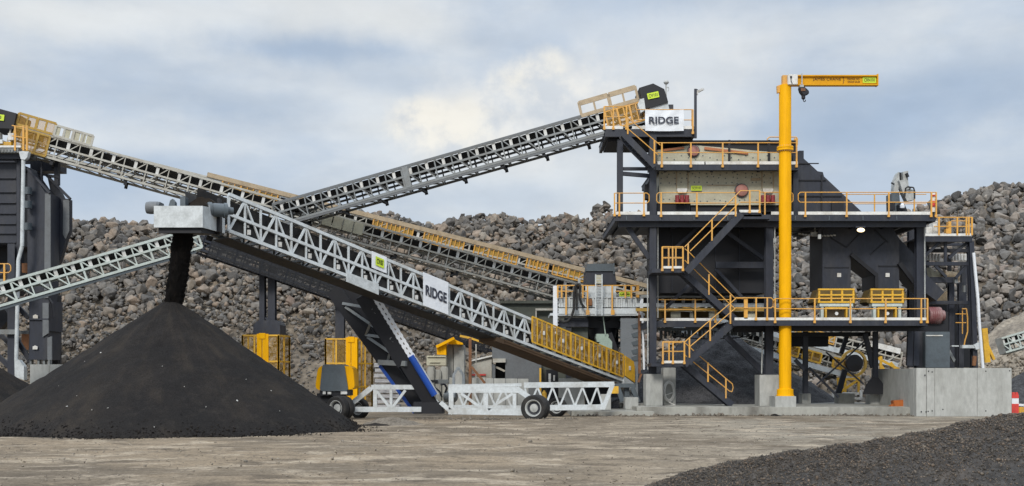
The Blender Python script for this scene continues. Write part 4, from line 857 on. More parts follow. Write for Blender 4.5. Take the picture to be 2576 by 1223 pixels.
# tail stand
mb = MB(); mb.vbar(1554, 975, 1566, 1010, 60, .26, .2); mb.vbar(1590, 975, 1606, 1012, 60, .24, .3); mb.vbar(1577, 970, 1577, 1026, 60.4, .26, .2); mb.fbox(1548, 965, 1600, 975, 60, .8); mb.build('tail_stand', 'pack_grey', rS)
mb = MB(); mb.fbox(1537, 972, 1556, 990, 56.5, .5); mb.build('tow_hitch', 'guard_yellow', rS)
# plates and lettering on the stacker
q0, q1 = qOf(PS_, 932), qOf(PS_, 969); mid = PS_((q0 + q1) / 2, -.12, .20); rv = (S1 - S0).normalized(); 
mb = MB(); c = [PS_(q0, -.11, -.06), PS_(q1, -.11, -.06), PS_(q1, -.11, .46), PS_(q0, -.11, .46)]; mb.extr(c, tS * .03); pl = mb.build('sign_board', 'banner_white', rS)
nS_ = Vector((tS.x, tS.y, 0)) * -1
wq = (PS_(q1, 0, 0) - PS_(q0, 0, 0)).length
def skew_sign(root, name, c, rvec, w, h, plate, txt, ink, tilt, off):
    """upright sign board following a sloping rail: its sides stay plumb"""
    rv_ = Vector(rvec); mb = MB(); o = nS_ * off; P_ = [c + rv_ * sx * w / 2 + ZU * sz * h / 2 + o for sx, sz in ((-1, 1), (1, 1), (1, -1), (-1, -1))]
    mb.extr(P_, nS_ * .015); p = mb.build(name, plate, root)
    L_ = lettering(txt, c + o + nS_ * .024, rv_, ZU, w * .78, h * (.34 if h > .7 else .6), ink, p)
    return p, L_
def fix_skew(o, rv_, w, h):
    pass
skew_sign(rS, 'equipment_sign', mid, rv, wq * .55, .40, 'sign_green', 'CV107', 'ink', 0, .02)
# the big banner tied to the truss
q0, q1 = qOf(PS_, 1059), qOf(PS_, 1122)
bc = PS_((q0 + q1) / 2, -.16, .49); bw = (PS_(q1, 0, 0) - PS_(q0, 0, 0)).length
mb = MB(); P_ = [PS_(q0, -.15, -.06), PS_(q1, -.15, -.06), PS_(q1, -.15, 1.05), PS_(q0, -.15, 1.05)]; mb.extr(P_, nS_ * .02)
bn = mb.build('banner', 'banner_white'); tag(bn, 'white RIDGE banner tied along the sloping truss of the stacker', 'banner', 'RIDGE banners')
lettering('RIDGE', bc + nS_ * .035 - ZU * .03, rv, ZU, bw * .84, .50, 'ridge_ink', bn, bold=.032)
# ------------------------------------------------------------------ concrete base
def conc(name, rect, Y, d, label, cat='concrete block', m='concrete', group=None, joints=(), bevel=.02):
    mb = MB(); mb.fbox(*rect, Y, d); o = mb.build(name, m, bevel=bevel); return tag(o, label, cat, group)
mb = MB(); mb.box(at(1602, 0, 56.2).x, 56.2, -.2, at(2308, 0, 56.2).x, 72, .45); tag(mb.build('concrete_slab', 'stained_concrete', bevel=.03), 'long stained concrete base slab under the screening tower', 'concrete slab')
mb = MB(); mb.box(at(1438, 0, 55.6).x, 55.6, -.2, at(1646, 0, 55.6).x, 60, .24); tag(mb.build('concrete_kerb', 'stained_concrete', bevel=.02), 'low concrete kerb on the ground in front of the stacker tail', 'kerb')
conc('concrete_block', (1512, 992, 1537, 1032), 57, .5, 'thin upright concrete block at the end of the stacker drawbar')
conc('concrete_block', (1573, 1000, 1606, 1031), 58.5, .9, 'small square concrete block under the stacker tail stand')
conc('concrete_pillar', (1625, 941, 1667, 1021.5), 58.0, 1.2, 'plain grey concrete pillar under the left leg of the screening tower', 'pillar')
conc('concrete_pillar', (1669, 925, 1700, 1019), 59.6, 1.0, 'narrow concrete pillar with a white hose hung on it', 'pillar')
conc('concrete_pillar', (1911, 943, 1960, 1022), 58.0, 1.2, 'pale concrete pillar just left of the yellow jib crane post', 'pillar')
conc('crane_footing', (1950, 997, 2003, 1028), 56.3, 1.3, 'square concrete footing under the yellow jib crane', 'footing')
conc('concrete_block', (2018, 990, 2040, 1018), 62, .8, 'small concrete footing block right of the jib crane base', group=None)
conc('concrete_block', (2110, 990, 2150, 1019), 63, .9, 'dark stained concrete block between the conveyor tails', m='stained_concrete')
conc('concrete_block', (2190, 990, 2232, 1020), 61, .9, 'pale concrete block under the cross braced right legs')
# concrete wall with joints and tie holes
Yw = 55.3; mb = MB()
x0 = at(2306, 0, Yw).x; x1 = at(2545, 0, Yw).x; zt = at(0, 926, Yw).z
wl = thing('concrete_wall', ((x0 + x1) / 2, Yw, 0), 'tall pale concrete retaining wall at the right end of the slab', 'wall')
for a_, b_ in ((2306, 2331), (2331.6, 2351), (2351.4, 2458), (2458.5, 2545)): mb.box(at(a_, 0, Yw).x, Yw + (.05 if a_ < 2310 else 0), -.2, at(b_, 0, Yw).x, Yw + .45, zt)
mb.box(x0, Yw + .46, -.2, x0 + .45, Yw + 7, zt - .02); mb.box(x1 - .45, Yw + .46, -.2, x1, Yw + 7, zt - .02)
mb.build('wall_panel', 'concrete', wl, bevel=.012)
mb = MB()
for vx, vy in ((2336, 934), (2335, 1035), (2327, 944), (2345, 936), (2345, 1034), (2540, 933), (2480, 934), (2480, 1034), (2372, 1030), (2330, 1036), (2318, 1036)): mb.lathe(at(vx, vy, Yw - .005), (0, 1, 0), [(.035, 0), (.035, .02)], 10)
mb.build('tie_hole', 'black_steel', wl)
mb = MB(); a_, b_ = at(2272, 928, 60), at(2306, 928, 56.0); mb.hexa([Vector((a_.x, 60, -.1)), Vector((b_.x, 56.0, -.1)), Vector((b_.x, 56.0, zt - .05)), Vector((a_.x, 60, zt - .05)), Vector((a_.x + .5, 60.4, -.1)), Vector((b_.x + .5, 56.4, -.1)), Vector((b_.x + .5, 56.4, zt - .05)), Vector((a_.x + .5, 60.4, zt - .05))])
tag(mb.build('concrete_wall', 'stained_concrete'), 'darker return wall of concrete turning back under the tower behind the orange tub', 'wall')  # darker concrete puts the shade under the deck into the colour
# ------------------------------------------------------------------ screening tower
T = thing('screening_tower', at(1790, 1021, 59) , 'black steel screening tower with yellow stairs and three decks, standing on the concrete slab', 'screening plant')
def rails(name, xs, ytop, ymid, ybase, Y, x0, x1, loopL=False, loopR=False, m='rail_yellow', r=.026, drop=4, parent=None):
    mb = MB(); rr = r
    def run(y): mb.tube(at(x0, y, Y), at(x1, y, Y), rr, 8)
    run(ytop); run(ymid)
    for x, lp in ((x0, loopL), (x1, loopR)):
        s = -1 if x == x0 else 1
        if lp: mb.vpath([(x, ytop), (x + 5 * s, ytop + 5), (x + 5 * s, ymid - 5), (x, ymid)], Y, rr, 8)
    for x in xs:
        mb.bar(at(x, ytop, Y), at(x, ybase, Y), .07, .05); mb.fbox(x - 3, ybase - 2, x + 3, ybase + drop, Y - .04, .06)
    return mb.build(name, m, parent or T)
def deck(x0, x1, yk0, yk1, yb1, Y, d, kick=True, gaps=None):
    mb = MB(); mb.fbox(x0, yk1, x1, yb1, Y + .02, .22)
    mb.fbox(x0 + 1, yk1 + 1.5, x0 + 9, yb1 + 2, Y + .25, d - .3); mb.fbox(x1 - 9, yk1 + 1.5, x1 - 1, yb1 + 2, Y + .25, d - .3); mb.fbox(x0, yk1, x1, yb1, Y + d, .2)
    b = mb.build('deck_beam', 'dark_steel', T)
    mb = MB(); z1 = at(0, yk1, Y).z; mb.box(at(x0, 0, Y).x + .02, Y + .26, z1 - .06, at(x1, 0, Y).x - .02, Y + d - .02, z1 - .01)
    n = int((x1 - x0) / 60) + 1
    for i in range(n): xx = x0 + (x1 - x0) * (i + .5) / n; mb.box(at(xx, 0, Y).x - .06, Y + .26, z1 - .22, at(xx, 0, Y).x + .06, Y + d - .02, z1 - .065)
    mb.build('deck_grating', 'dark_steel', T)
    if kick:
        for a_, b_ in (gaps or [(x0, x1)]):
            mb = MB(); mb.fbox(a_, yk0, b_, yk1 - .3, Y, .03); mb.build('kick_plate', 'kick_white', T)
    return b
# columns
def column(vx, y0, y1, Y, w=.34, d=.36): mb = MB(); mb.vibeam(vx, y0, vx, y1, Y, w, d); return mb.build('column', 'dark_steel', T)
column(1559.5, 352, 541, 59.0, .30); column(1642, 345, 943, 58.7, .36); column(1934, 556, 945, 58.7, .42)
column(1640, 420, 938, 65.5, .30); column(1936, 560, 940, 65.5, .34); column(2312, 556, 925, 59.6, .40); column(2292, 556, 925, 64.5, .36)
column(2000, 386, 556, 59.0, .28); column(1996, 386, 540, 65, .28); column(2060, 556, 600, 60, .2)
mb = MB(); mb.vbar(1568, 356, 1630, 418, 58.9, .22, .2); mb.build('knee_brace', 'dark_steel', T)
for a_ in ((1566, 425, 1636, 425, 59.0, .16, .2), (1566, 437, 1637, 443, 59.0, .20, .2)): mb = MB(); mb.vbar(*a_); mb.build('cross_beam', 'dark_steel', T)
# head platform
deck(1522, 1748, 317, 325, 344, 58.6, 4.5, gaps=[(1522, 1567), (1590, 1747)])
mb = MB(); mb.fbox(1529, 345, 1743, 356, 59.2, 3.0); mb.build('platform_beam', 'black_steel', T)
rails('handrail', [1520, 1543, 1576], 268, 294, 322, 58.55, 1520, 1578, r=.028); rails('handrail', [1743], 276, 302, 333, 58.5, 1600, 1744, m='rail_yellow'); rails('handrail', [1700, 1741], 276, 302, 322, 63, 1600, 1744)
# upper deck
deck(1650, 2008, 406, 414, 428, 58.3, 6.8, gaps=[(1654, 1772), (1775, 2007)])
rails('handrail', [1665, 1738, 1818, 1907, 2004], 359.5, 384, 417, 58.25, 1650, 2006)
mb = MB(); mb.vpath([(1930, 357), (1930, 350), (1936, 345), (2003, 345), (2006, 349), (2006, 365)], 61.5, .03, 8); mb.fbox(1998, 348, 2006, 412, 61.5, .08); mb.build('handrail', 'rail_yellow', T)
# feed box behind the screens
mb = MB(); mb.prism([(1652, 356), (2002, 355), (2002, 400), (1652, 400)], 61.3, 4.2); mb.fbox(1650, 353, 2002, 357, 61.1, 4.4)
for x in (1835, 1935): mb.fbox(x - 2.5, 352, x + 2.5, 408, 58.8, .12)
mb.build('feed_box', 'black_steel', T)
mb = MB(); mb.prism([(1650, 340), (1740, 340), (1730, 357), (1655, 357)], 60.2, 2.4); mb.build('feed_chute', 'black_steel', T)
mb = MB(); mb.fbox(1622, 464, 1652, 500, 59.4, .6); mb.fbox(1630, 484, 1650, 536, 59.6, .5); mb.build('control_cabinet', 'black_steel', T)
# main deck
deck(1546, 2354, 532.5, 540.5, 556, 58.0, 8, gaps=[(1546, 1634), (1654, 1854), (1940, 1996), (2008, 2344)])
mb = MB(); mb.fbox(1556, 557, 2330, 571, 58.4, .3); mb.fbox(1556, 557, 2330, 569, 65, .3)
for x in (1700, 1800, 1880, 1990, 2080, 2160, 2240): mb.fbox(x - 4, 558, x + 4, 569, 58.8, 6)
mb.build('deck_beam', 'dark_steel', T)
rails('handrail', [1546, 1558, 1620], 486, 511, 540, 57.95, 1546, 1628, loopR=True); rails('handrail', [1663, 1753], 485, 511, 542, 57.95, 1657, 1850, loopL=True)
rails('handrail', [1924], 484, 510, 542, 57.95, 1912, 1990, loopR=True); rails('handrail', [2026, 2130, 2236, 2343, 2355], 484, 509, 542, 57.95, 2013, 2356, loopL=True)
rails('handrail', [2100, 2200, 2300], 489, 513, 540, 65.9, 2050, 2330)
mb = MB(); mb.fbox(2341, 486, 2355, 533, 58.2, .03); w_ = mb.build('warning_sign', 'kick_white', T)
mb = MB(); mb.fbox(2342.5, 505, 2353.5, 520, 58.17, .02); mb.fbox(2343, 490, 2353, 494, 58.17, .02); mb.build('sign_mark', 'red_plastic', w_)
# dark catch hopper below the screens
mb = MB(); mb.prism([(1652, 568), (1926, 568), (1926, 737), (1652, 737)], 60.4, 4.4); mb.build('catch_hopper', 'black_steel', T)
mb = MB()
for x in (1690, 1745, 1800, 1860): mb.fbox(x, 572, x + 1.5, 734, 60.34, .05)
mb.build('hopper_rib', 'dark_steel', T)
mb = MB(); mb.vbar(1800, 667, 1924, 667, 59.6, .34, .2); mb.build('cross_beam', 'dark_steel', T)
for a_ in ((1758, 570, 1700, 622, 59.7, .16, .14), (1826, 583, 1920, 650, 59.7, .2, .14), (1800, 676, 1870, 752, 59.7, .17, .14), (1745, 705, 1672, 778, 59.8, .18, .14), (1578, 571, 1633, 650, 58.9, .24, .2)):
    mb = MB(); mb.vbar(*a_); mb.build('diagonal_brace', 'dark_steel', T)
# mid deck
deck(1627, 1800, 800.5, 807.5, 823, 58.95, 6, gaps=[(1610, 1634), (1673, 1790)])
deck(1843, 2334, 799, 806, 819.5, 56.5, 7.5, gaps=[(1848, 1948), (1950.5, 2332)])
mb = MB(); mb.fbox(1950, 820.5, 2330, 833, 57.6, .3); mb.fbox(1846, 820.5, 1945, 836, 58.8, .3); mb.build('deck_beam', 'black_steel', T)
rails('handrail', [1673, 1749, 1800], 754, 779, 808, 58.9, 1655, 1838, r=.028); rails('handrail', [1902, 1930], 749.5, 775, 802, 56.45, 1850, 1940, loopR=True); rails('handrail', [1950, 2049.5, 2139.5, 2228, 2317.5, 2333], 751.5, 777, 809, 56.45, 1950, 2334, loopL=True)
mb = MB(); mb.fbox(1872, 750, 1881, 802, 56.5, .1); mb.build('stair_gate', 'rail_yellow', T); rails('handrail', [2334], 752, 777, 806, 62, 2300, 2334)
# flat belt line inside the tower
mb = MB(); mb.fbox(1600, 741, 1990, 749, 62.6, .2); mb.fbox(1600, 763, 1990, 772, 61.3, .2); cb = thing('cross_conveyor', at(1790, 830, 62.5), 'flat cross conveyor with beige guards passing under the dark hopper of the tower', 'conveyor')
mb.build('side_channel', 'galvanised', cb); mb = MB(); mb.fbox(1600, 775, 1990, 783, 61.2, .2); mb.build('guard_rail', 'dull_yellow', cb); mb = MB(); mb.fbox(1600, 733, 1990, 741, 61.6, .2); mb.build('top_rail', 'tan', cb)
mb = MB(); mb.fbox(1600, 749, 1990, 763, 63, .9); mb.build('belt', 'belt', cb)
mb = MB(); mb.fbox(1600, 784, 1990, 800, 62.8, .5); mb.build('guard', 'ochre', cb)
for i in range(15):
    mb = MB(); x = 1612 + 26 * i; mb.fbox(x, 751, x + 7, 761, 62.5, .2); mb.build('idler', 'roller', cb)
for i in range(7):
    mb = MB(); x = 1640 + 48 * i; mb.fbox(x, 785, x + 8 + 16 * (i % 2), 800, 61.4, .2); mb.build('bracket', 'cream', cb)
# lower landing, upper landing
def landing(x0, x1, y0, y1, yb, Y, d, xb0):
    mb = MB(); mb.fbox(xb0, y1 + .5, x1 + 4, yb, Y + .05, d); b_ = mb.build('landing', 'dark_steel', T)
    mb = MB(); mb.fbox(x0, y0, x1, y1, Y, .03); mb.build('kick_plate', 'kick_white', T)
landing(1667, 1718, 669.5, 675.5, 686, 56.9, 1.7, 1640); landing(1670, 1719, 907.5, 914, 922, 56.9, 1.7, 1638)
landing(1860, 1912, 528, 534.5, 545, 56.9, 1.1, 1860)
mb = MB(); mb.fbox(1858, 540, 1938, 551, 56.95, 1.0); mb.build('landing_beam', 'dark_steel', T)
rails('handrail', [1666, 1692, 1718], 621, 648, 678, 56.85, 1666, 1718); rails('handrail', [1667.5, 1693, 1721.5], 859.5, 884, 912, 56.85, 1667, 1722)
rails('handrail', [1682, 1700], 624, 650, 672, 58.4, 1666, 1718, r=.024); rails('handrail', [1683], 862, 885, 910, 58.4, 1667, 1715, r=.024)
rails('handrail', [1886, 1911], 480, 509, 532, 56.9, 1862, 1912)
# stair flights: stringers > treads, rails
def flight(p0, p1, Y, top, midr, posts, w=.9, hw=.33):
    mb = MB(); a_, b_ = at(*p0, Y), at(*p1, Y)
    mb.bar(a_, b_, hw, .05); mb.bar(a_ + Vector((0, w, 0)), b_ + Vector((0, w, 0)), hw, .05); f_ = mb.build('stair_flight', 'dark_steel', T)
    mb = MB(); n = int(abs(a_.z - b_.z) / .2)
    for i in range(n): c = a_.lerp(b_, (i + .5) / n) + Vector((0, 0, .03)); mb.box(c.x - .14, Y + .03, c.z, c.x + .14, Y + w - .03, c.z + .05)
    mb.build('stair_tread', 'grey_steel', f_)
    for k, yy in ((0, Y - .04),):
        mb = MB(); sc2 = yy / Y
        for ln in (top, midr): mb.path([at(x, y, Y) + Vector((0, yy - Y, 0)) for x, y in ln], .027, 8)
        for x, ya, yb_ in posts: o = Vector((0, yy - Y, 0)); mb.bar(at(x, ya, Y) + o, at(x, yb_, Y) + o, .072, .05)
        mb.build('handrail', 'rail_yellow', f_)
flight((1866, 538), (1727, 684), 56.9, [(1862, 481), (1722, 622)], [(1858, 512), (1736, 632)], [(1850, 492, 545), (1790.6, 553, 606), (1730.6, 613, 664)], .8)
flight((1716, 682), (1850, 804), 57.9, [(1722, 626), (1731, 633), (1849, 751)], [(1722, 655), (1849, 778)], [(1783, 690, 742), (1837, 742, 792)], .8)
flight((1852, 808), (1722, 918), 56.9, [(1872, 751), (1851, 751), (1733, 851), (1722, 861)], [(1852, 774), (1732, 875)], [(1837, 762, 815), (1786, 806, 858), (1734, 851, 900)], .8)
flight((1716, 912), (1842, 1019), 57.9, [(1722, 862), (1763, 899), (1824, 951), (1842, 966), (1844, 975), (1841, 986), (1836, 984)], [(1722, 893), (1836, 985)], [(1780.6, 912, 961), (1825.6, 952, 1002)], .8)
flight((1566, 334), (1648, 418), 57.5, [(1568, 288), (1579, 297), (1650, 357), (1661, 366)], [(1572, 318), (1655, 390)], [(1579, 297, 338), (1646, 354, 412)], .7)
# right hand hopper with trouser legs
mb = MB(); mb.prism([(2010, 379), (2022, 379), (2022, 399), (2057, 431), (2070, 433), (2073, 444), (2168, 533), (1998, 533), (1998, 386)], 60.0, 4.5); ch = mb.build('discharge_hopper', 'dark_steel', T)
mb = MB()
for y in (410, 452, 492): mb.fbox(2003, y, 2060 if y < 440 else 2078 + (y - 452), y + 2.5, 59.93, .06)
mb.fbox(2066, 440, 2069, 533, 59.93, .06); mb.fbox(2092, 505, 2122, 533, 59.9, .09); mb.build('stiffener', 'black_steel', ch)
mb = MB(); mb.prism([(2069, 563), (2240, 563), (2262, 600), (2262, 726), (2206, 726), (2206, 690), (2140, 640), (2140, 726), (2069, 726)], 60.2, 2.6); ch = mb.build('trouser_chute', 'dark_steel', T)
mb = MB(); mb.vbar(2141, 640, 2204, 692, 60.05, .20, .2); mb.vbar(2204, 688, 2204, 724, 60.05, .16, .2); mb.vbar(2262, 662, 2300, 712, 60.05, .22, .2)
for a_ in ((2090, 598, 2130, 622), (2130, 622, 2166, 585), (2190, 640, 2232, 604), (2200, 578, 2234, 610)): mb.vbar(*a_, 60.17, .045, .05)
mb.fbox(2074, 672, 2136, 674, 60.16, .05); mb.fbox(2210, 668, 2258, 671, 60.16, .05); mb.build('chute_lip', 'black_steel', ch)
mb = MB(); mb.prism([(2262, 600), (2300, 640), (2330, 690), (2376, 735), (2356, 757), (2300, 716), (2262, 662)], 61.0, 1.6); mb.build('side_chute', 'dark_steel', T)
for x in (2111, 2233): mb = MB(); mb.fbox(x - 5, 687, x + 5, 697, 60.14, .04); mb.build('label_plate', 'kick_white', ch)
# chain and small gear hung in the gap
mb = MB()
for i in range(12): c = at(2008 + 8 * i, 588 + 5 * math.sin(i / 11 * 2.4), 60); mb.tube(c, c + Vector((.14, 0, -.02)), .05, 6)
mb.vbar(2050, 560, 2050, 590, 60, .06, .06); mb.fbox(2040, 584, 2060, 594, 60, .15); mb.build('chain', 'arm_grey', T)
# lamp
mb = MB(); mb.fbox(2153, 569, 2177, 573, 58.2, .3); fl = thing('floodlight', at(2165, 576, 58.2), 'lit warm floodlight under the main deck above the twin feeders', 'lamp'); mb.build('housing', 'dark_steel', fl)
mb = MB(); mb.lathe(at(2165, 576, 58.1), (0, -1, 0), [(.15, 0), (.18, .04), (.12, .08)], 20); bmn = mb.build('lens', 'lamp_glow', fl); bmn.scale = (1.15, 1, .62)
# legs under the mid deck
def post(x0, y0, x1, y1, Y, w, d=.2, nm='lower_leg'): mb = MB(); mb.vbar(x0, y0, x1, y1, Y, w, d); return mb.build(nm, 'dark_steel', T)
post(2026, 834, 2026, 990, 61.5, .27); post(2202, 834, 2202, 990, 60.5, .27); post(2176, 840, 2196, 925, 60.6, .26); post(2130, 846, 2116, 890, 63, .22); post(2126, 930, 2108, 992, 64, .3)
for a_ in ((2176, 858, 2054, 968, 60.4, .08, .08), (2078, 886, 2172, 966, 60.55, .08, .08), (2035, 925, 2110, 1000, 61, .12, .1), (2000, 905, 2024, 930, 60, .2, .12), (1826, 846, 1922, 938, 59.3, .30, .2), (2210, 960, 2250, 996, 60.4, .12, .1)):
    mb = MB(); mb.vbar(*a_); mb.build('diagonal_brace', 'dark_steel', T)
mb = MB(); mb.prism([(2172, 992), (2180, 968), (2194, 950), (2210, 950), (2224, 968), (2250, 992)], 60.3, .12); mb.build('foot_gusset', 'black_steel', T)
mb = MB(); mb.fbox(1980, 836, 2190, 846, 61, .3); mb.fbox(1990, 836, 2084, 872, 63.2, .5); mb.build('under_beam', 'black_steel', T)
for x in (2290, 2306, 2322): post(x, 834, x - 3, 920, 58.9 + (x - 2290) * .02, .3)
# lower detail dark clutter between deck and conveyors
mb = MB()
r_ = random.Random(5)
for i in range(26): x = 1660 + i * 10 + r_.uniform(-3, 3); mb.fbox(x, 828 + r_.uniform(0, 6), x + r_.uniform(3, 7), 842 + r_.uniform(0, 10), 62 + r_.uniform(0, 2), .3)
mb.fbox(1655, 825, 1925, 832, 61, .2); mb.build('pipe_rack', 'pack_grey', T)
# ------------------------------------------------------------------ vibrating screens
V = thing('vibrating_screen', at(1805, 414, 60), 'upper cream vibrating screen box with one pink round cover behind the top rail', 'vibrating screen', 'vibrating screens in the tower')
mb = MB(); mb.prism([(1650, 378), (1743, 365), (1956, 384), (1990, 388), (1990, 407), (1650, 407)], 59.4, 1.8); mb.build('side_plate', 'cream', V)
def bolts(par, pts, Y, nm='bolt'):
    mb = MB()
    for x, y in pts: mb.lathe(at(x, y, Y), (0, -1, 0), [(.035, -.01), (.035, .02)], 8)
    mb.build(nm, 'pack_grey', par)
bolts(V, [(1660 + 18 * i, 392 + 5 * ((i * 7) % 3)) for i in range(18)], 59.4)
mb = MB(); mb.vbar(1668, 378, 1721, 372, 59.33, .12, .06); mb.vbar(1772, 373, 1882, 386, 59.33, .14, .06); mb.build('seal_strip', 'orange_seal', V)
mb = MB(); mb.lathe(at(1744, 381, 59.4), (0, -1, 0), [(.30, 0), (.30, .12), (.26, .2), (.1, .24), (.02, .24)], 28); mb.build('bearing_cover', 'pink_cover', V)
mb = MB()
mb.lathe(at(1744, 381, 59.4), (0, -1, 0), [(.345, 0), (.345, .06)], 28); mb.build('cover_flange', 'pack_grey', V)
V = thing('vibrating_screen', at(1805, 534, 60), 'large lower cream vibrating screen on red springs above the main deck', 'vibrating screen', 'vibrating screens in the tower')
mb = MB(); mb.prism([(1658, 431), (1958, 431), (1992, 440), (1992, 508), (1958, 516), (1738, 516), (1736, 511), (1658, 510)], 59.4, 2.6); mb.build('side_plate', 'cream', V)
mb = MB(); mb.fbox(1652, 512, 1736, 533, 59.5, 2.4); mb.fbox(1738, 517, 1990, 533, 59.55, 2.4); mb.build('base_frame', 'black_steel', V)
mb = MB()
for x in (1702, 1731, 1917, 1946): mb.fbox(x - 1.2, 432, x + 1.2, 474, 59.36, .05)
mb.fbox(1778, 465, 1858, 467, 59.37, .04); mb.build('rib', 'tan', V)
r_ = random.Random(9); bolts(V, [(1666 + 16 * i + r_.uniform(-4, 4), y + r_.uniform(-3, 3)) for i in range(18) for y in (438, 447, 461, 504)], 59.4)
for x in (1716, 1932):
    mb = MB(); mb.prism([(x - 13, 474), (x + 13, 474), (x + 12, 481), (x + 8, 486), (x - 8, 486), (x - 12, 481)], 59.25, .12); br = mb.build('spring_bracket', 'kick_white', V)
    for k in range(3):
        mb = MB(); c = at(x - 12 + 12 * k, 512, 59.15)
        mb.lathe(c, (0, 0, 1), [(.115 + .012 * (j % 2), .44 * j / 12) for j in range(13)], 16); mb.build('spring', 'spring_red', V)
mb = MB(); mb.lathe(at(1865, 480, 59.4), (0, -1, 0), [(.34, 0), (.34, .12), (.30, .2), (.1, .26), (.02, .26)], 28); mb.build('bearing_cover', 'pink_cover', V)
mb = MB(); mb.lathe(at(1865, 480, 59.4), (0, -1, 0), [(.385, 0), (.385, .06)], 28); mb.build('cover_flange', 'pack_grey', V)
sign(V, 'SCR101', at(1752, 473.5, 59.3), (1, 0, 0), .58, .27)
mb = MB(); mb.fbox(1890, 448, 1914, 454, 59.33, .05); mb.build('nameplate', 'tan', V)
# ------------------------------------------------------------------ banner, masts and boom on the tower
mb = MB(); n = 14; P_ = []
for i in range(n + 1):
    for j in range(7):
        x = 1623 + 97 * i / n; y = 276 + 53 * j / 6 + 1.2 * math.sin(i / n * math.pi) * (1 if j in (0, 6) else 0)
        p = at(x, y, 58.42); p.y += .05 * math.sin(i * 1.1 + j * .9) * math.sin(j / 6 * math.pi); P_.append(p)
fs = [(i * 7 + j, (i + 1) * 7 + j, (i + 1) * 7 + j + 1, i * 7 + j + 1) for i in range(n) for j in range(6)]
mb.add(P_ + [p + Vector((0, .012, 0)) for p in P_], fs + [tuple(q + len(P_) for q in reversed(f)) for f in fs]); bn = mb.build('banner', 'banner_white'); tag(bn, 'creased white RIDGE banner hung on the top platform rail of the screening tower', 'banner', 'RIDGE banners')
lettering('RIDGE', at(1670, 302.5, 58.34), (1, 0, 0), (0, 0, 1), 75 / F * 58.3, .38, 'ridge_ink', bn, bold=.03)
mp_ = thing('mast_lamp', at(1750, 343, 58.7), 'thin black lamp mast with an angled lamp at the edge of the top platform', 'lamp mast')
mb = MB(); mb.vbar(1749.5, 224, 1749.5, 348, 58.55, .13, .12); mb.vbar(1750, 226, 1756, 226, 58.7, .04, .04); mb.build('pole', 'dark_steel', mp_)
mb = MB(); mb.bar(at(1756, 231, 58.7), at(1769, 224, 58.5), .10, .2); mb.fbox(1751.5, 227, 1756, 238, 58.6, .14); mb.build('lamp_head', 'roller', mp_)
mp_ = thing('camera_pole', at(1675, 257, 59.8), 'short grey pole with a round camera dome above the conveyor head', 'camera pole')
mb = MB(); mb.vbar(1675.5, 212, 1675.5, 262, 59.8, .07, .07); mb.build('pole', 'arm_grey', mp_)
mb = MB(); c = at(1676, 207, 59.8); mb.lathe(c - Vector((0, 0, .12)), (0, 0, 1), [(.03, 0), (.11, .03), (.15, .11), (.11, .2), (.04, .24)], 16); mb.build('camera_dome', 'arm_grey', mp_); mb = MB(); mb.vpath([(1676, 222), (1681, 219), (1683, 224), (1680, 230)], 59.8, .02); mb.build('cable', 'arm_grey', mp_)
bo = thing('rock_breaker', at(2262, 534, 62), 'folded pale grey hydraulic boom standing on the right end of the main deck', 'hydraulic boom')
mb = MB(); mb.prism([(2245, 533), (2244, 486), (2262, 482), (2266, 533)], 62, 1.0); mb.build('pedestal', 'pack_grey', bo)
mb = MB(); mb.prism([(2248, 484), (2250, 456), (2258, 436), (2262, 432), (2263, 452), (2259, 486)], 62.1, .5); mb.prism([(2272, 432), (2285, 430), (2284, 446), (2287, 476), (2276, 478), (2272, 455)], 62.0, .5); mb.build('boom', 'arm_grey', bo)
mb = MB(); mb.prism([(2262, 454), (2274, 452), (2288, 474), (2301, 480), (2301, 502), (2282, 506), (2270, 480)], 61.8, .5); mb.build('stick', 'arm_grey', bo)
mb = MB(); mb.prism([(2261, 434), (2272, 434), (2272, 452), (2262, 452)], 62.3, .3); mb.vbar(2242, 460, 2250, 464, 62, .08, .05); mb.vbar(2280, 436, 2284, 446, 61.9, .1, .2); mb.build('boom_link', 'black_steel', bo)
mb = MB(); mb.vpath([(2275, 500), (2278, 474), (2284, 470), (2292, 472)], 61.6, .045); mb.vpath([(2287, 478), (2291, 471), (2298, 472), (2301, 482), (2301, 500)], 61.6, .04); mb.build('hydraulic_hose', 'rubber', bo)
mb = MB(); mb.prism([(2261, 515), (2268, 508), (2276, 515), (2284, 533), (2264, 533)], 61.5, .4); mb.build('hammer', 'black_steel', bo)
mb = MB(); mb.lathe(at(2270, 519, 61.3), (0, 0, 1), [(.08, -.12), (.12, -.1), (.13, .05), (.08, .1), (.07, .2), (.03, .24)], 14); mb.build('beacon', 'banner_white', bo)
mb = MB(); mb.fbox(2237, 508, 2252, 528, 60.4, .4); mb.build('control_box', 'black_steel', bo)
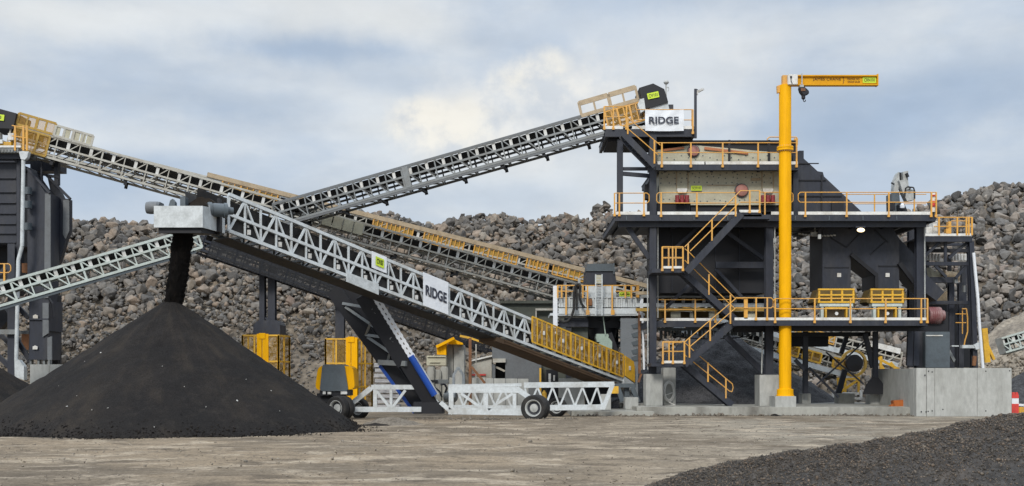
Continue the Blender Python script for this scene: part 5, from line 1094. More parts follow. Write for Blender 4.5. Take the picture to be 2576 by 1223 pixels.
# ------------------------------------------------------------------ twin feeders on the mid deck
for gx, w_, lab in ((2104, 45, 'yellow guarded feeder, the left and wider of the two on the middle deck'), (2232, 41, 'yellow guarded feeder, the right and narrower of the two on the middle deck')):
    f_ = thing('feeder', at(gx, 801, 58.2), lab, 'feeder', 'yellow feeders on the middle deck')
    mb = MB(); x0, x1 = gx - w_, gx + w_; Y = 57.8
    for x in (x0 + 2, x0 + w_ * .72, x0 + w_ * 1.33, x1 - 2): mb.fbox(x - 2.2, 727, x + 2.2, 761, Y, .1)
    for y in (726, 740, 758): mb.fbox(x0 - 1, y, x1 + 1, y + 4, Y - .02, .1)
    mb.fbox(x0 - 1, 749, x1 + 1, 751, Y - .02, .1); mb.build('guard_frame', 'guard_yellow', f_)
    mb = MB(); mb.prism([(x0 - 12, 760), (x0, 728), (x1, 728), (x1 + 8, 748), (x1, 766), (x0, 766)], Y + .6, 1.2); mb.build('feeder_box', 'ochre', f_)
    mb = MB(); mb.fbox(x0 + 3, 764, x1 - 3, 771, Y - .05, .5); mb.fbox(x0 + 6, 771, x0 + 13, 800, Y, .3); mb.fbox(x1 - 13, 771, x1 - 6, 800, Y, .3); mb.build('feeder_frame', 'mint_steel', f_)
    mb = MB(); mb.fbox(x0 + 17, 773, x1 - 17, 778, Y - .1, .3); mb.fbox(x0 + 17, 778.2, x0 + 21, 800, Y - .1, .3); mb.fbox(x1 - 21, 778.2, x1 - 17, 800, Y - .1, .3); mb.build('guard_arch', 'guard_yellow', f_)
    mb = MB(); mb.fbox(x0 + 22, 779, x1 - 22, 800, Y + .5, .4); mb.build('back_plate', 'tan', f_)
    mb = MB(); mb.lathe(at(gx, 789, Y), (0, -1, 0), [(.09, 0), (.09, .06)], 14); mb.build('label_disc', 'kick_white', f_)
mo = thing('motor', at(2352, 834, 60), 'dusty maroon motor at the right end of the middle deck', 'motor')
mb = MB(); mb.lathe(at(2333, 794, 60), (1, 0, 0), [(.3, -.02), (.46, 0)] + [(.46 + .02 * (i % 2), .06 + .06 * i) for i in range(10)] + [(.46, .68), (.3, .72), (.28, .9)], 28); mb.build('motor_body', 'maroon', mo)
mb = MB(); mb.fbox(2328, 816, 2376, 834, 60.0, .9); mb.fbox(2372, 784, 2386, 834, 60.2, .5); mb.build('motor_base', 'black_steel', mo)
mb = MB(); mb.fbox(2328, 834.5, 2390, 926, 59.0, 1.8); cb_ = mb.build('switch_cabinet', 'pack_grey', bevel=.03); tag(cb_, 'plain dark grey steel cabinet standing behind the concrete wall', 'cabinet')
mb = MB(); mb.fbox(2329.5, 843, 2372, 845.5, 58.96, .03); mb.build('edge_strip', 'kick_white', cb_)
# ------------------------------------------------------------------ jib crane
J = thing('jib_crane', at(1976, 998, 57.0), 'tall bright yellow jib crane with a short arm pointing right above the tower', 'jib crane')
r_ = 30.3 / 2 / F * 57.0; c = at(1975, 997, 57.0); zt = at(0, 215, 57.0).z
mb = MB(); zf = at(0, 374, 57).z
mb.lathe((c.x, 57.0, c.z), (0, 0, 1), [(r_ + .15, 0), (r_ + .15, .06), (r_ + .11, .07), (r_ + .11, .36), (r_, .40), (r_, zf - c.z - .12), (r_ + .11, zf - c.z - .12), (r_ + .11, zf - c.z - .01), (r_ + .04, zf - c.z)], 36)
mb.lathe((c.x, 57.0, zf + .01), (0, 0, 1), [(r_ + .11, 0), (r_ + .11, .08), (r_, .09), (r_, zt - zf - .01)], 36); ps = mb.build('post', 'yellow', J)
mb = MB()
for i in range(20): t = 2 * math.pi * i / 20; p = Vector((c.x + (r_ + .06) * math.cos(t), 57 + (r_ + .06) * math.sin(t), zf - .17)); mb.tube(p, p + Vector((0, 0, .3)), .022, 6)
for i in range(12): t = 2 * math.pi * i / 12; p = Vector((c.x + (r_ + .08) * math.cos(t), 57 + (r_ + .08) * math.sin(t), c.z + .05)); mb.tube(p, p + Vector((0, 0, .12)), .025, 6)
mb.build('bolt', 'tan', ps)
mb = MB()
for i in range(8): t = 2 * math.pi * i / 8 + .3; d_ = Vector((math.cos(t), math.sin(t), 0)); p = Vector((c.x, 57, c.z + .07)) + d_ * r_; mb.extr([p, p + d_ * .12, p + Vector((0, 0, .30))], d_.cross(Vector((0, 0, 1))) * .02)
mb.build('gusset', 'yellow', ps)
mb = MB(); mb.fbox(1969, 189, 1990, 217, 56.85, .3); mb.prism([(1955, 216), (1962, 214), (1962, 232), (1956, 234)], 56.9, .2); mb.build('slew_bracket', 'rail_yellow', J)
mb = MB(); mb.fbox(1986, 192, 2209, 211.5, 56.96, .05); mb.fbox(1986, 188.5, 2209.5, 191.7, 56.84, .3); mb.fbox(1986, 211.7, 2209.5, 214.5, 56.84, .3); mb.fbox(2207, 186, 2210, 215, 56.83, .32); arm = mb.build('arm', 'arm_yellow', J)
mb = MB(); mb.fbox(1982.5, 187, 2007, 212.5, 56.6, .22); bx = mb.build('control_box', 'kick_white', J, bevel=.02)
mb = MB(); mb.fbox(1988, 191, 1992.5, 196.5, 56.57, .03); mb.vpath([(1990, 197), (1990, 203), (1993, 211)], 56.57, .02); mb.build('switch', 'ink', bx)
lettering('JAMES CRANE', at(2080, 200, 56.945), (1, 0, 0), (0, 0, 1), 1.46, .17, 'ink_brown', arm, bold=.0)
lettering('}', at(2122, 202, 56.945), (1, 0, 0), (0, 0, 1), .08, .34, 'ink_brown', arm, bold=.0)
lettering('PHONE NO', at(2147, 199, 56.945), (1, 0, 0), (0, 0, 1), .62, .10, 'ink_brown', arm, bold=.0); lettering('CRANE SALES', at(2148, 206, 56.945), (1, 0, 0), (0, 0, 1), .64, .085, 'ink_brown', arm, bold=.0)
sign(arm, 'CRN101', at(2187, 201.5, 56.94), (1, 0, 0), .70, .31)
H = thing('hoist', at(2026, 250, 56.9), 'small dark electric chain hoist hanging under the jib crane arm', 'hoist')
mb = MB(); mb.fbox(2016, 185, 2019, 212, 56.8, .04); mb.fbox(2012, 213, 2022, 219, 56.8, .3); mb.build('trolley', 'arm_grey', H)
mb = MB(); mb.prism([(2011, 219), (2023, 217), (2035, 228), (2036, 235), (2022, 240), (2014, 230)], 56.8, .35); mb.build('hoist_body', 'black_steel', H, bevel=.02); mb = MB(); mb.fbox(2015, 222, 2026, 229, 56.77, .03); mb.build('cover_plate', 'rust', H)
mb = MB(); c2 = at(2021, 238, 56.95); mb.lathe(c2 - Vector((0, 0, .26)), (0, 0, 1), [(.05, 0), (.10, .05), (.10, .24), (.05, .3)], 14); mb.path([c2 - Vector((0, 0, .26)), c2 - Vector((0, 0, .33)), c2 + Vector((.05, 0, -.38)), c2 + Vector((.11, 0, -.34)), c2 + Vector((.10, 0, -.27))], .022); mb.build('hook', 'ink', H)
# small loose things at the foot
mb = MB(); 
for k in range(3):
    c3 = at(1683, 985, 59.45 - .04 * k); pts = [c3 + Vector((.30 * math.sin(t) * (1 - .12 * k), 0, .56 * math.cos(t) * (1 - .1 * k))) for t in [2 * math.pi * i / 28 for i in range(29)]]; mb.path(pts, .035)
mb.path([at(1683, 1012, 59.4), at(1690, 1016, 59.3), at(1699, 1020, 59.2), at(1668, 1021.3, 59.0), at(1645, 1022, 58.4)], .035); mb.path([at(1672, 995, 59.4), at(1692, 988, 59.4)], .03)
tag(mb.build('hose', 'hose_white'), 'white hose coiled on the narrow concrete pillar', 'hose')
mb = MB(); c3 = at(2264, 1026, 57.4); mb.prism([(2248, 1008), (2275, 1006), (2273, 1027), (2251, 1027)], 57.2, .5); mb.prism([(2236, 1024), (2250, 1014), (2251, 1027), (2238, 1027)], 57.3, .3); tag(mb.build('tub', 'orange_plastic', bevel=.03), 'orange plastic tub lying on the slab by the concrete wall', 'tub')
for k, vx in enumerate((2550, 2558)):
    b_ = thing('traffic_barrier', at(vx, 1037, 58 + k * .4), ['red and white plastic post nearest the end of the concrete wall', 'red and white plastic post second from the end of the concrete wall'][k], 'barrier post', 'red and white posts by the wall')
    Y = 57.4 + k * .6; xo = vx
    mb = MB(); mb.fbox(xo - 4.5, 1016, xo + 5, 1046, Y, .35); mb.prism([(xo - 4.5, 1002), (xo - 4.5, 996), (xo - 2, 987), (xo + 2.5, 987), (xo + 5, 996), (xo + 5, 1002)], Y, .35); mb.build('red_body', 'red_plastic', b_)
    mb = MB(); mb.fbox(xo - 4.3, 1002, xo + 4.8, 1016, Y + .01, .33); mb.build('white_band', 'banner_white', b_)
mb = MB(); mb.bar(at(2562, 1032, 58.2), at(2600, 1034, 58), .35, .25); tag(mb.build('barrier_rail', 'guard_yellow', bevel=.03), 'orange yellow rail on the ground beside the red and white posts', 'barrier')
mb = MB(); mb.vbar(2555, 1018, 2620, 1022, 59, .12, .12); tag(mb.build('pipe', 'banner_white'), 'pale pipe lying behind the red and white posts at the right edge', 'pipe')

# conduits, lamps and hoses clipped to the tower
for a_ in ((1949, 572, 1949, 748, 58.6), (1655, 560, 1655, 800, 58.9), (1629, 700, 1630, 930, 58.5), (1918, 834, 1916, 940, 58.4), (2326, 560, 2327, 830, 59.3)):
    mb = MB(); mb.tube(at(a_[0], a_[1], a_[4]), at(a_[2], a_[3], a_[4]), .035, 8); mb.build('conduit', 'arm_grey', T)
for x, y in ((1949, 740), (1949, 600), (2062, 590)): mb = MB(); mb.fbox(x - 3.5, y, x + 3.5, y + 11, 58.5, .15); mb.build('junction_box', 'arm_grey', T)
for i in range(9):
    mb = MB(); x = 1575 + 85 * i; mb.fbox(x, 543, x + 2, 554, 57.99, .03); mb.build('stiffener_plate', 'pack_grey', T)
mb = MB(); mb.path([at(1958 + 12 * i, 575 + 9 * math.sin(i / 9 * math.pi), 58.9) for i in range(10)], .03); mb.build('slack_cable', 'rubber', T)
mb = MB(); mb.path([at(1690 + 22 * i, 846 + 7 * math.sin(i / 9 * math.pi), 60.4) for i in range(10)], .035); mb.build('slack_cable', 'rubber', T)
# ------------------------------------------------------------------ right hand transfer tower
R_ = thing('transfer_tower', at(2385, 930, 62), 'dark steel transfer tower with a yellow railed top at the far right of the plant', 'tower')
def rpart(nm, m, fn): mb = MB(); fn(mb); return mb.build(nm, m, R_)
for x, w in ((2442, .26), (2392, .30), (2416, .28)):
    rpart('column', 'dark_steel', lambda mb: mb.vibeam(x, 608 if x > 2440 else 712, x + (10 if x > 2440 else 0), 926, 62 if x > 2440 else 63.5, w, .3))
rpart('column', 'dark_steel', lambda mb: mb.vibeam(2322, 608, 2322, 926, 62.4, .28, .3)); rpart('column', 'dark_steel', lambda mb: mb.vibeam(2438, 608, 2446, 926, 67, .26, .3)); rpart('column', 'dark_steel', lambda mb: mb.vibeam(2330, 608, 2330, 926, 67, .26, .3))
rpart('deck_beam', 'dark_steel', lambda mb: (mb.fbox(2315, 594.5, 2446, 608, 61.8, .25), mb.fbox(2315, 594.5, 2446, 606, 67.2, .25), mb.fbox(2316, 595, 2445, 597, 62.06, 5)))
rpart('kick_plate', 'kick_white', lambda mb: (mb.fbox(2319, 587.5, 2445, 594, 61.75, .03), mb.fbox(2330, 571, 2346, 587, 62.2, .6), mb.fbox(2347, 556, 2360, 587, 62.1, .6)))
mb = MB(); Y = 61.75
for y in (547, 570): mb.tube(at(2350, y, Y), at(2446, y, Y), .03, 8)
for x in (2362, 2408, 2431, 2437, 2445): mb.bar(at(x, 547, Y), at(x, 592, Y), .085, .05)
mb.fbox(2386, 557, 2393, 588, Y, .3); mb.fbox(2380, 576, 2386, 588, Y, .3); mb.vpath([(2393, 556), (2430, 556)], Y + .4, .03); mb.build('handrail', 'rail_yellow', R_)
for a_ in ((2321, 659, 2438, 668, 62.1, .25), (2342, 697, 2408, 711, 62.6, .4), (2335, 757, 2446, 765, 62.6, .3), (2316, 612, 2440, 618, 66.5, .3)): rpart('cross_beam', 'dark_steel', lambda mb: mb.fbox(*a_))
for a_ in ((2322, 648, 2364, 609), (2386, 650, 2432, 611), (2378, 609, 2378, 659), (2352, 668, 2380, 697), (2432, 668, 2404, 700)): rpart('diagonal_brace', 'dark_steel', lambda mb: mb.vbar(*a_, 62.2, .15, .12))
rpart('white_pipe', 'banner_white', lambda mb: (mb.path([at(2449, 636, 61.5), at(2460, 754, 61.5), at(2464, 820, 61.5), at(2473, 930, 61.5)], .085, 10)))
rpart('pipe_bracket', 'galvanised', lambda mb: (mb.fbox(2421, 868, 2460, 876, 61.6, .3), mb.fbox(2395, 869, 2412, 872, 61.6, .2), mb.prism([(2450, 868), (2464, 861), (2468, 876), (2456, 880)], 61.55, .2)))
rpart('ladder', 'rail_yellow', lambda mb: (mb.vpath([(2421, 776), (2421, 840)], 62.8, .03), mb.vpath([(2420, 777), (2431, 777), (2434, 800), (2434, 835), (2428, 855), (2425, 870)], 62.7, .04), [mb.vpath([(2404, y), (2430, y)], 62.9, .03) for y in (790, 812)]))
rpart('drive_unit', 'cream', lambda mb: mb.prism([(2340, 672), (2352, 683), (2368, 681), (2372, 696), (2344, 697)], 64.5, .6))
for i in range(5): rpart('belt_roller', 'roller', lambda mb: mb.lathe(at(2330 + 8 * i, 656, 64.5), (0, 0, 1), [(.06, 0), (.08, .02), (.08, .36), (.06, .4)], 10))
for i in range(5): rpart('belt_roller', 'roller', lambda mb: mb.lathe(at(2396 + 8 * i, 656, 64.6), (0, 0, 1), [(.06, 0), (.08, .02), (.08, .36), (.06, .4)], 10))
rpart('inner_frame', 'black_steel', lambda mb: mb.fbox(2398, 766, 2440, 925, 66.5, .5)); rpart('inner_frame', 'black_steel', lambda mb: mb.fbox(2322, 626, 2436, 634, 65.5, .4)); rpart('inner_frame', 'dark_steel', lambda mb: mb.fbox(2388, 640, 2394, 760, 65, .3)); rpart('inner_frame', 'dark_steel', lambda mb: mb.fbox(2420, 668, 2432, 757, 65.6, .3)); rpart('inner_frame', 'black_steel', lambda mb: mb.fbox(2325, 766, 2400, 836, 66, .4))
rpart('cable_drum', 'tan', lambda mb: (mb.lathe(at(2372, 692, 64.2), (1, 0, -.1), [(.3, 0), (.36, .03), (.25, .1), (.27, .75), (.36, .85), (.3, .9)], 20)))
rpart('junction_box', 'grey_steel', lambda mb: mb.fbox(2424, 718, 2429, 735, 62.4, .2)); rpart('junction_box', 'grey_steel', lambda mb: mb.fbox(2402, 700, 2410, 712, 62.3, .2)); rpart('stay', 'grey_steel', lambda mb: mb.prism([(2390, 880), (2404, 905), (2400, 912), (2388, 890)], 62.4, .2))
rpart('conveyor_head', 'tan', lambda mb: (mb.prism([(2350, 757), (2376, 736), (2394, 722), (2404, 757)], 64.8, .8)))
rpart('rust_housing', 'rust', lambda mb: (mb.lathe(at(2450, 920, 61.85), (.08, 0, 1), [(.11, 0), (.12, .5), (.1, .55)], 12)))
# ------------------------------------------------------------------ bin house at the left edge
B_ = thing('bin_house', at(60, 1000, 61), 'dark blue grey bin house with sloping chutes cut off by the left edge', 'bin house')
def bpart(nm, m, fn, label=None): mb = MB(); fn(mb); return mb.build(nm, m, B_, label)
bpart('louvred_wall', 'dark_steel', lambda mb: (mb.fbox(-160, 408, 41, 614, 60.9, 3.5), [mb.fbox(-160, y, 40, y + 3, 60.78, .1) for y in (408, 446, 481, 508, 535, 561, 585, 608)]))
bpart('corner_column', 'dark_steel', lambda mb: (mb.fbox(41.5, 400, 50, 660, 60.6, .5)))
bpart('top_beam', 'dark_steel', lambda mb: (mb.fbox(-160, 385, 48, 399, 60.2, .3), mb.fbox(-160, 402, 120, 410, 63.5, .4), mb.vbar(20, 388, 44, 408, 60.6, .12, .1)))
bpart('platform_edge', 'kick_white', lambda mb: (mb.fbox(-160, 366, 52, 371, 59.8, .06)))
bpart('platform_grating', 'grey_steel', lambda mb: (mb.fbox(-160, 371.5, 46, 384, 59.85, 2.4), [mb.fbox(x, 376, x + 5, 382, 59.8, .04) for x in range(-60, 44, 8)]))
bpart('platform_lug', 'roller', lambda mb: (mb.fbox(-30, 352, 6, 361, 60.0, .5), mb.fbox(-30, 332, -2, 347, 60.2, .4), mb.fbox(20, 335, 34, 352, 60.0, .4)))
bpart('yellow_beam', 'guard_yellow', lambda mb: (mb.fbox(-100, 357, 28, 366, 60.1, .3)))
mb = MB(); Y = 59.8
for x in (38, 59, 68): mb.bar(at(x, 316, Y), at(x, 379, Y), .09, .06)
mb.tube(at(30, 316, Y), at(70, 322, Y), .03); mb.tube(at(30, 342, Y), at(70, 348, Y), .03); mb.build('handrail', 'rail_yellow', B_)
bpart('downpipe', 'galvanised', lambda mb: (mb.path([at(59, 381, 59.9), at(55.5, 620, 59.9), at(46, 655, 59.9), at(41, 905, 59.9)], .105, 12), mb.prism([(36, 905), (47, 905), (60, 922), (60, 956), (37, 948)], 59.7, .4), mb.prism([(47, 381), (72, 381), (68, 396), (62, 402), (52, 400)], 59.75, .3)))
bpart('pipe_bracket', 'pack_grey', lambda mb: [mb.fbox(62, y, 75, y + 18, 60.4, .3) for y in (470, 505, 560)])
def chute(pts, Yc, face, lab=None, dp=1.2):
    bpart('chute', 'dark_steel', lambda mb: mb.prism(pts, Yc, dp)); bpart('chute_face', 'cladding', lambda mb: mb.prism(face, Yc - .08, .06))
chute([(69, 420), (113, 483), (127, 487), (127, 690), (122, 756), (76, 756), (69, 690)], 60.9, [(113, 487), (127, 487), (127, 690), (121, 750), (111, 750)])
chute([(118, 440), (146, 472), (159, 498), (176, 502), (176, 580), (167, 605), (150, 660), (128, 690), (128, 487)], 62.2, [(159, 503), (174, 503), (174, 580), (165, 602), (158, 590)], dp=.35)
bpart('chute_top', 'dark_steel', lambda mb: (mb.vbar(70, 424, 126, 486, 60.8, .12, .2), mb.vbar(118, 442, 177, 501, 62.1, .12, .2), mb.fbox(76, 404, 150, 430, 63, 1.0), mb.fbox(102, 405, 106, 470, 61.5, .1), mb.fbox(136, 405, 146, 465, 62, .3), mb.vbar(64, 432, 150, 446, 62, .12, .1), mb.fbox(118, 440, 148, 446, 62.2, .2)))
bpart('chute_support', 'cladding', lambda mb: (mb.prism([(148, 600), (160, 640), (140, 675), (128, 670)], 62.5, .2)))
bpart('lower_bin', 'dark_steel', lambda mb: (mb.prism([(73, 756), (124, 756), (124, 833), (120, 833), (120, 850), (118, 905), (72, 905), (74, 850)], 60.6, 1.8), mb.fbox(72, 801, 122, 805, 60.5, .1)))
bpart('lower_bin_face', 'cladding', lambda mb: (mb.prism([(107, 762), (122, 762), (122, 838), (107, 848)], 60.5, .08), mb.prism([(119, 850), (130, 846), (130, 905), (119, 905)], 60.4, .1)))
for x, y in ((89, 796), (88, 874)): bpart('label_plate', 'kick_white', lambda mb: mb.prism([(x - 6, y + 5), (x - 6, y - 2), (x, y - 5), (x + 6, y - 2), (x + 6, y + 5)], 60.48, .04))
bpart('rear_column', 'black_steel', lambda mb: (mb.fbox(131, 742, 146, 916, 62.6, .5), mb.vbar(146, 870, 150, 915, 62.4, .06, .06), mb.path([at(124, 752, 60.6), at(132, 765, 60.6), at(136, 800, 60.6)], .07)))
bpart('feet', 'grey_steel', lambda mb: [mb.fbox(x, 905, x + 5, 918, 60.7, .3) for x in (74, 94, 108, 120)])
bpart('front_column', 'dark_steel', lambda mb: (mb.vibeam(32, 614, 32, 1010, 60.6, .40, .4)))
bpart('front_column', 'dark_steel', lambda mb: (mb.vibeam(-70, 614, -70, 1010, 60.6, .40, .4)))
bpart('cross_beam', 'grey_steel', lambda mb: mb.fbox(-160, 829, 43, 841, 60.1, .3)); bpart('cross_beam', 'grey_steel', lambda mb: mb.fbox(44, 832, 72, 840, 61.5, .3))
for a_ in ((-40, 800, 40, 880), (-20, 880, 36, 935), (44, 770, 72, 800), (40, 850, 78, 912), (0, 690, 30, 660)): bpart('diagonal_brace', 'dark_steel', lambda mb: mb.vbar(*a_, 61.2, .24, .2))
bpart('inner_hopper', 'black_steel', lambda mb: (mb.prism([(-160, 615), (40, 615), (40, 700), (20, 740), (-160, 740)], 62.5, 2), mb.prism([(-60, 790), (6, 770), (26, 800), (0, 828), (-60, 828)], 62, .6)))
mb = MB(); Y = 58.6
for y in (664, 686): mb.tube(at(-120, y, Y), at(22, y, Y), .03)
mb.vpath([(22, 664), (27, 669), (27, 681), (22, 686)], Y, .03); mb.bar(at(11, 664, Y), at(11, 708, Y), .085, .05); mb.build('handrail', 'rail_yellow', B_)
bpart('floor_edge', 'grey_steel', lambda mb: mb.fbox(-160, 702, 32, 709, 58.7, 1.5))
bpart('rusty_drive', 'rust', lambda mb: mb.fbox(54, 840, 72, 880, 63, .6)); bpart('rusty_box', 'rust', lambda mb: mb.fbox(55, 662, 70, 686, 62, .5))
cw = conc('concrete_wall', (75, 917, 190, 1034), 57.6, 2.2, 'pale concrete wall stub behind the left slope of the dust cone', 'wall')
mb = MB(); mb.fbox(123, 919, 124, 1000, 57.58, .04); mb.build('joint', 'stained_concrete', cw)
conc('concrete_block', (706, 968, 757, 1036), 61.5, 1.0, 'small pale concrete block showing over the right slope of the dust cone')
# ------------------------------------------------------------------ take-up cages
for x0, x1, xs2, xp, xc, y0, yb, lab, Yc in ((610, 728, (611, 701, 727), 659, 701, 844, 1033, 'yellow mesh cage around the take-up weight, behind the dust cone', 62.2), (819, 936, (820, 900, 935), 883, 900, 853, 1030, 'yellow mesh cage behind the power pack, partly hidden by the stacker leg', 64.2)):
    c_ = thing('guard_cage', at((x0 + x1) / 2, yb, Yc), lab, 'safety cage', 'yellow take-up cages')
    A_, B2, Cc = at(x0, y0, Yc), at(xc, y0, Yc), at(x1, y0, Yc) + Vector((.35, 1.9, 0)); hgt = A_.z
    Cc = Vector((at(x1, y0, Yc + 1.7).x, Yc + 1.7, A_.z)); Dd = A_ + (Cc - B2)
    fr = MB(); ms = []
    for p, q, kk in ((A_, B2, 3), (B2, Cc, 2), (A_, Dd, 2), (Dd, Cc, 3)):
        for i in range(kk + 1): b_ = p.lerp(q, i / kk); fr.bar(b_, Vector((b_.x, b_.y, .0)), .09, .09)
        for z in (hgt, hgt * .66, hgt * .33, .12): fr.bar(Vector((p.x, p.y, z)), Vector((q.x, q.y, z)), .09, .07, (q - p).cross(ZU))
        m_ = MB(); nn = (q - p).cross(ZU).normalized() * .01; m_.hexa([p + nn, q + nn, Vector((q.x, q.y, .1)) + nn, Vector((p.x, p.y, .1)) + nn, p - nn, q - nn, Vector((q.x, q.y, .1)) - nn, Vector((p.x, p.y, .1)) - nn]); ms.append(m_)
    fr.build('cage_frame', 'guard_yellow', c_)
    for m_ in ms[:2]: m_.build('mesh_panel', 'cage_mesh', c_)
    mb = MB(); w_ = 13; mb.fbox(xp - w_, y0 - 4, xp - 1, yb, Yc - .06, .12); mb.fbox(xp + 1, y0 - 4, xp + w_ + 3, yb, Yc - .06, .12); mb.fbox(xp - 8, y0 - 6, xp + 8, y0 + 8, Yc - .1, .1); mb.build('cage_door', 'yellow', c_)
# ------------------------------------------------------------------ crusher station between stacker tail and tower
K = thing('crusher_station', at(1505, 1030, 64), 'crusher station with a dark head box, pale corrugated deck and yellow rails', 'crusher')
Yk = 62.5
def kpart(nm, m, fn, label=None, bevel=0): mb = MB(); fn(mb); return mb.build(nm, m, K, label, bevel=bevel)
kpart('head_box', 'dark_steel', lambda mb: (mb.prism([(1475, 682), (1547, 682), (1551, 715), (1473, 715)], Yk + .2, 2.4)))
kpart('head_box_hood', 'pack_grey', lambda mb: (mb.prism([(1476, 664), (1545, 663), (1547, 681.5), (1475, 681.5)], Yk + .6, 1.6), mb.fbox(1474, 679, 1548, 682, Yk + .1, 2.2), mb.fbox(1543, 662, 1546, 690, Yk + .1, .1)))
kpart('inspection_door', 'cream', lambda mb: (mb.fbox(1499, 692, 1515, 714, Yk + .12, .06),))
kpart('ladder', 'galvanised', lambda mb: ([mb.fbox(x, 690, x + 3, 794, Yk - .5, .06) for x in (1497, 1513)], [mb.fbox(1500, y, 1513, y + 1.2, Yk - .48, .04) for y in range(696, 792, 7)]))
kpart('pale_panel', 'white_steel', lambda mb: (mb.fbox(1473, 719, 1550, 747, Yk + .3, .3), [mb.fbox(x, 719, x + 1.5, 747, Yk + .26, .05) for x in (1480, 1500, 1520, 1541)]))
kpart('corrugated_screen', 'galvanised', lambda mb: ([mb.fbox(x, 748, x + 5.2, 773, Yk + .0 + (.05 if i % 2 else 0), .06) for i, x in enumerate(range(1405, 1606, 6))], mb.fbox(1405, 747.5, 1607, 749.5, Yk - .03, .12)))
kpart('deck_fascia', 'white_steel', lambda mb: (mb.fbox(1405, 775.5, 1602, 790, Yk - .1, .2), mb.fbox(1384, 788, 1622, 794, Yk - .05, 3.2)))
kpart('gap_shade', 'black_steel', lambda mb: mb.fbox(1464, 771, 1552, 777, Yk + .1, .3))  # black strip stands in for the shade in the gap
kpart('motor', 'rust', lambda mb: mb.fbox(1475, 752, 1490, 769, Yk - .2, .3), bevel=.03)
mb = MB(); Y = Yk - .3
for y in (718.5, 733): mb.tube(at(1401, y, Y), at(1476, y, Y), .035); mb.tube(at(1548, y, Y), at(1608, y, Y), .035)
mb.tube(at(1476, 718.5, Y), at(1548, 718.5, Y), .03)
for x in (1403, 1413, 1424, 1466, 1478, 1540, 1573, 1588, 1606): mb.bar(at(x, 718, Y), at(x, 792 if x in (1424, 1478, 1540) else 750, Y), .085, .06)
mb.fbox(1474, 780, 1483, 792, Y - .02, .05); mb.fbox(1537, 780, 1546, 792, Y - .02, .05); mb.fbox(1601, 720, 1608, 748, Y, .3); mb.build('handrail', 'rail_yellow', K)
sign(K, 'CR102', at(1571.5, 739.5, Yk - .05), (1, 0, 0), .62, .28)
kpart('white_post', 'banner_white', lambda mb: (mb.fbox(1391.5, 719, 1402.5, 1030, Yk - .1, .25), [mb.lathe(at(1404.3, y, Yk - .1), (0, -1, 0), [(.02, 0), (.02, .03)], 8) for y in range(760, 830, 8)]))
kpart('hydraulic_hose', 'rubber', lambda mb: (mb.vpath([(1455, 714), (1447, 719), (1444, 740), (1444, 776), (1438, 797), (1428, 808), (1416, 811), (1407, 805)], Yk - .5, .075, 8), mb.vpath([(1455, 714), (1460, 720), (1457, 745), (1462, 763), (1470, 774)], Yk - .5, .07, 8), mb.vpath([(1450, 716), (1451, 780)], Yk - .45, .06, 8)))
kpart('post_bracket', 'arm_grey', lambda mb: (mb.fbox(1454, 700, 1460, 712, Yk - .4, .2), mb.fbox(1446, 728, 1462, 736, Yk - .35, .2)))
kpart('under_beam', 'dark_steel', lambda mb: (mb.fbox(1403, 807, 1480, 822, Yk + .5, .4), mb.fbox(1420, 800, 1478, 806.5, Yk + .4, .3), mb.fbox(1424, 822, 1437, 1030, Yk + .6, .4), mb.fbox(1590, 794, 1606, 1030, Yk + 1.5, .4), mb.fbox(1395, 860, 1600, 870, Yk + 2.5, .3)))
kpart('crusher_body', 'black_steel', lambda mb: (mb.lathe(at(1516, 850, Yk + 2), (0, 0, 1), [(.6, -.2), (.75, 0), (.85, .5), (.8, .9), (.9, 1.0), (.9, 1.25)], 28), mb.fbox(1478, 797, 1562, 825, Yk + 1.2, 1.5), mb.vbar(1534, 838, 1558, 905, Yk + .6, .24, .2), mb.fbox(1470, 822, 1556, 1000, Yk + 3.2, .6)))
kpart('crusher_base', 'green_crusher', lambda mb: (mb.prism([(1501, 840), (1532, 840), (1530, 852), (1524, 860), (1502, 860), (1499, 850)], Yk + .5, 1), mb.prism([(1508, 862), (1532, 850), (1540, 860), (1540, 884), (1500, 880)], Yk + .4, 1), mb.vbar(1517, 795, 1523, 842, Yk + .4, .05, .05)))
kpart('drive_belt_guard', 'olive_wall', lambda mb: (mb.fbox(1438, 823, 1479, 870, Yk + .9, .5)))
kpart('stair_cage', 'grey_mesh', lambda mb: (mb.fbox(1561, 801, 1605, 1010, Yk + .05, .03)))
kpart('stair_steps', 'pack_grey', lambda mb: ([mb.fbox(1560, y, 1606, y + 4, Yk + .1, 1.2) for y in (803, 824, 846, 867, 888)], [mb.prism([(1588, y - 6), (1606, y - 12), (1606, y + 2), (1592, y + 3)], Yk, .08) for y in (824, 846, 867, 888, 905)], mb.fbox(1561, 800, 1606, 960, Yk + 1.2, .1)))
kpart('rusty_post', 'rust', lambda mb: (mb.fbox(1606, 775, 1612, 940, Yk - .2, .2), mb.vbar(1613, 940, 1606, 962, Yk - .1, .12, .1)))
kpart('white_pole', 'banner_white', lambda mb: (mb.vbar(1615, 752, 1620, 930, Yk - .6, .10, .1), mb.fbox(1610, 748, 1616, 792, Yk - .5, .1)))
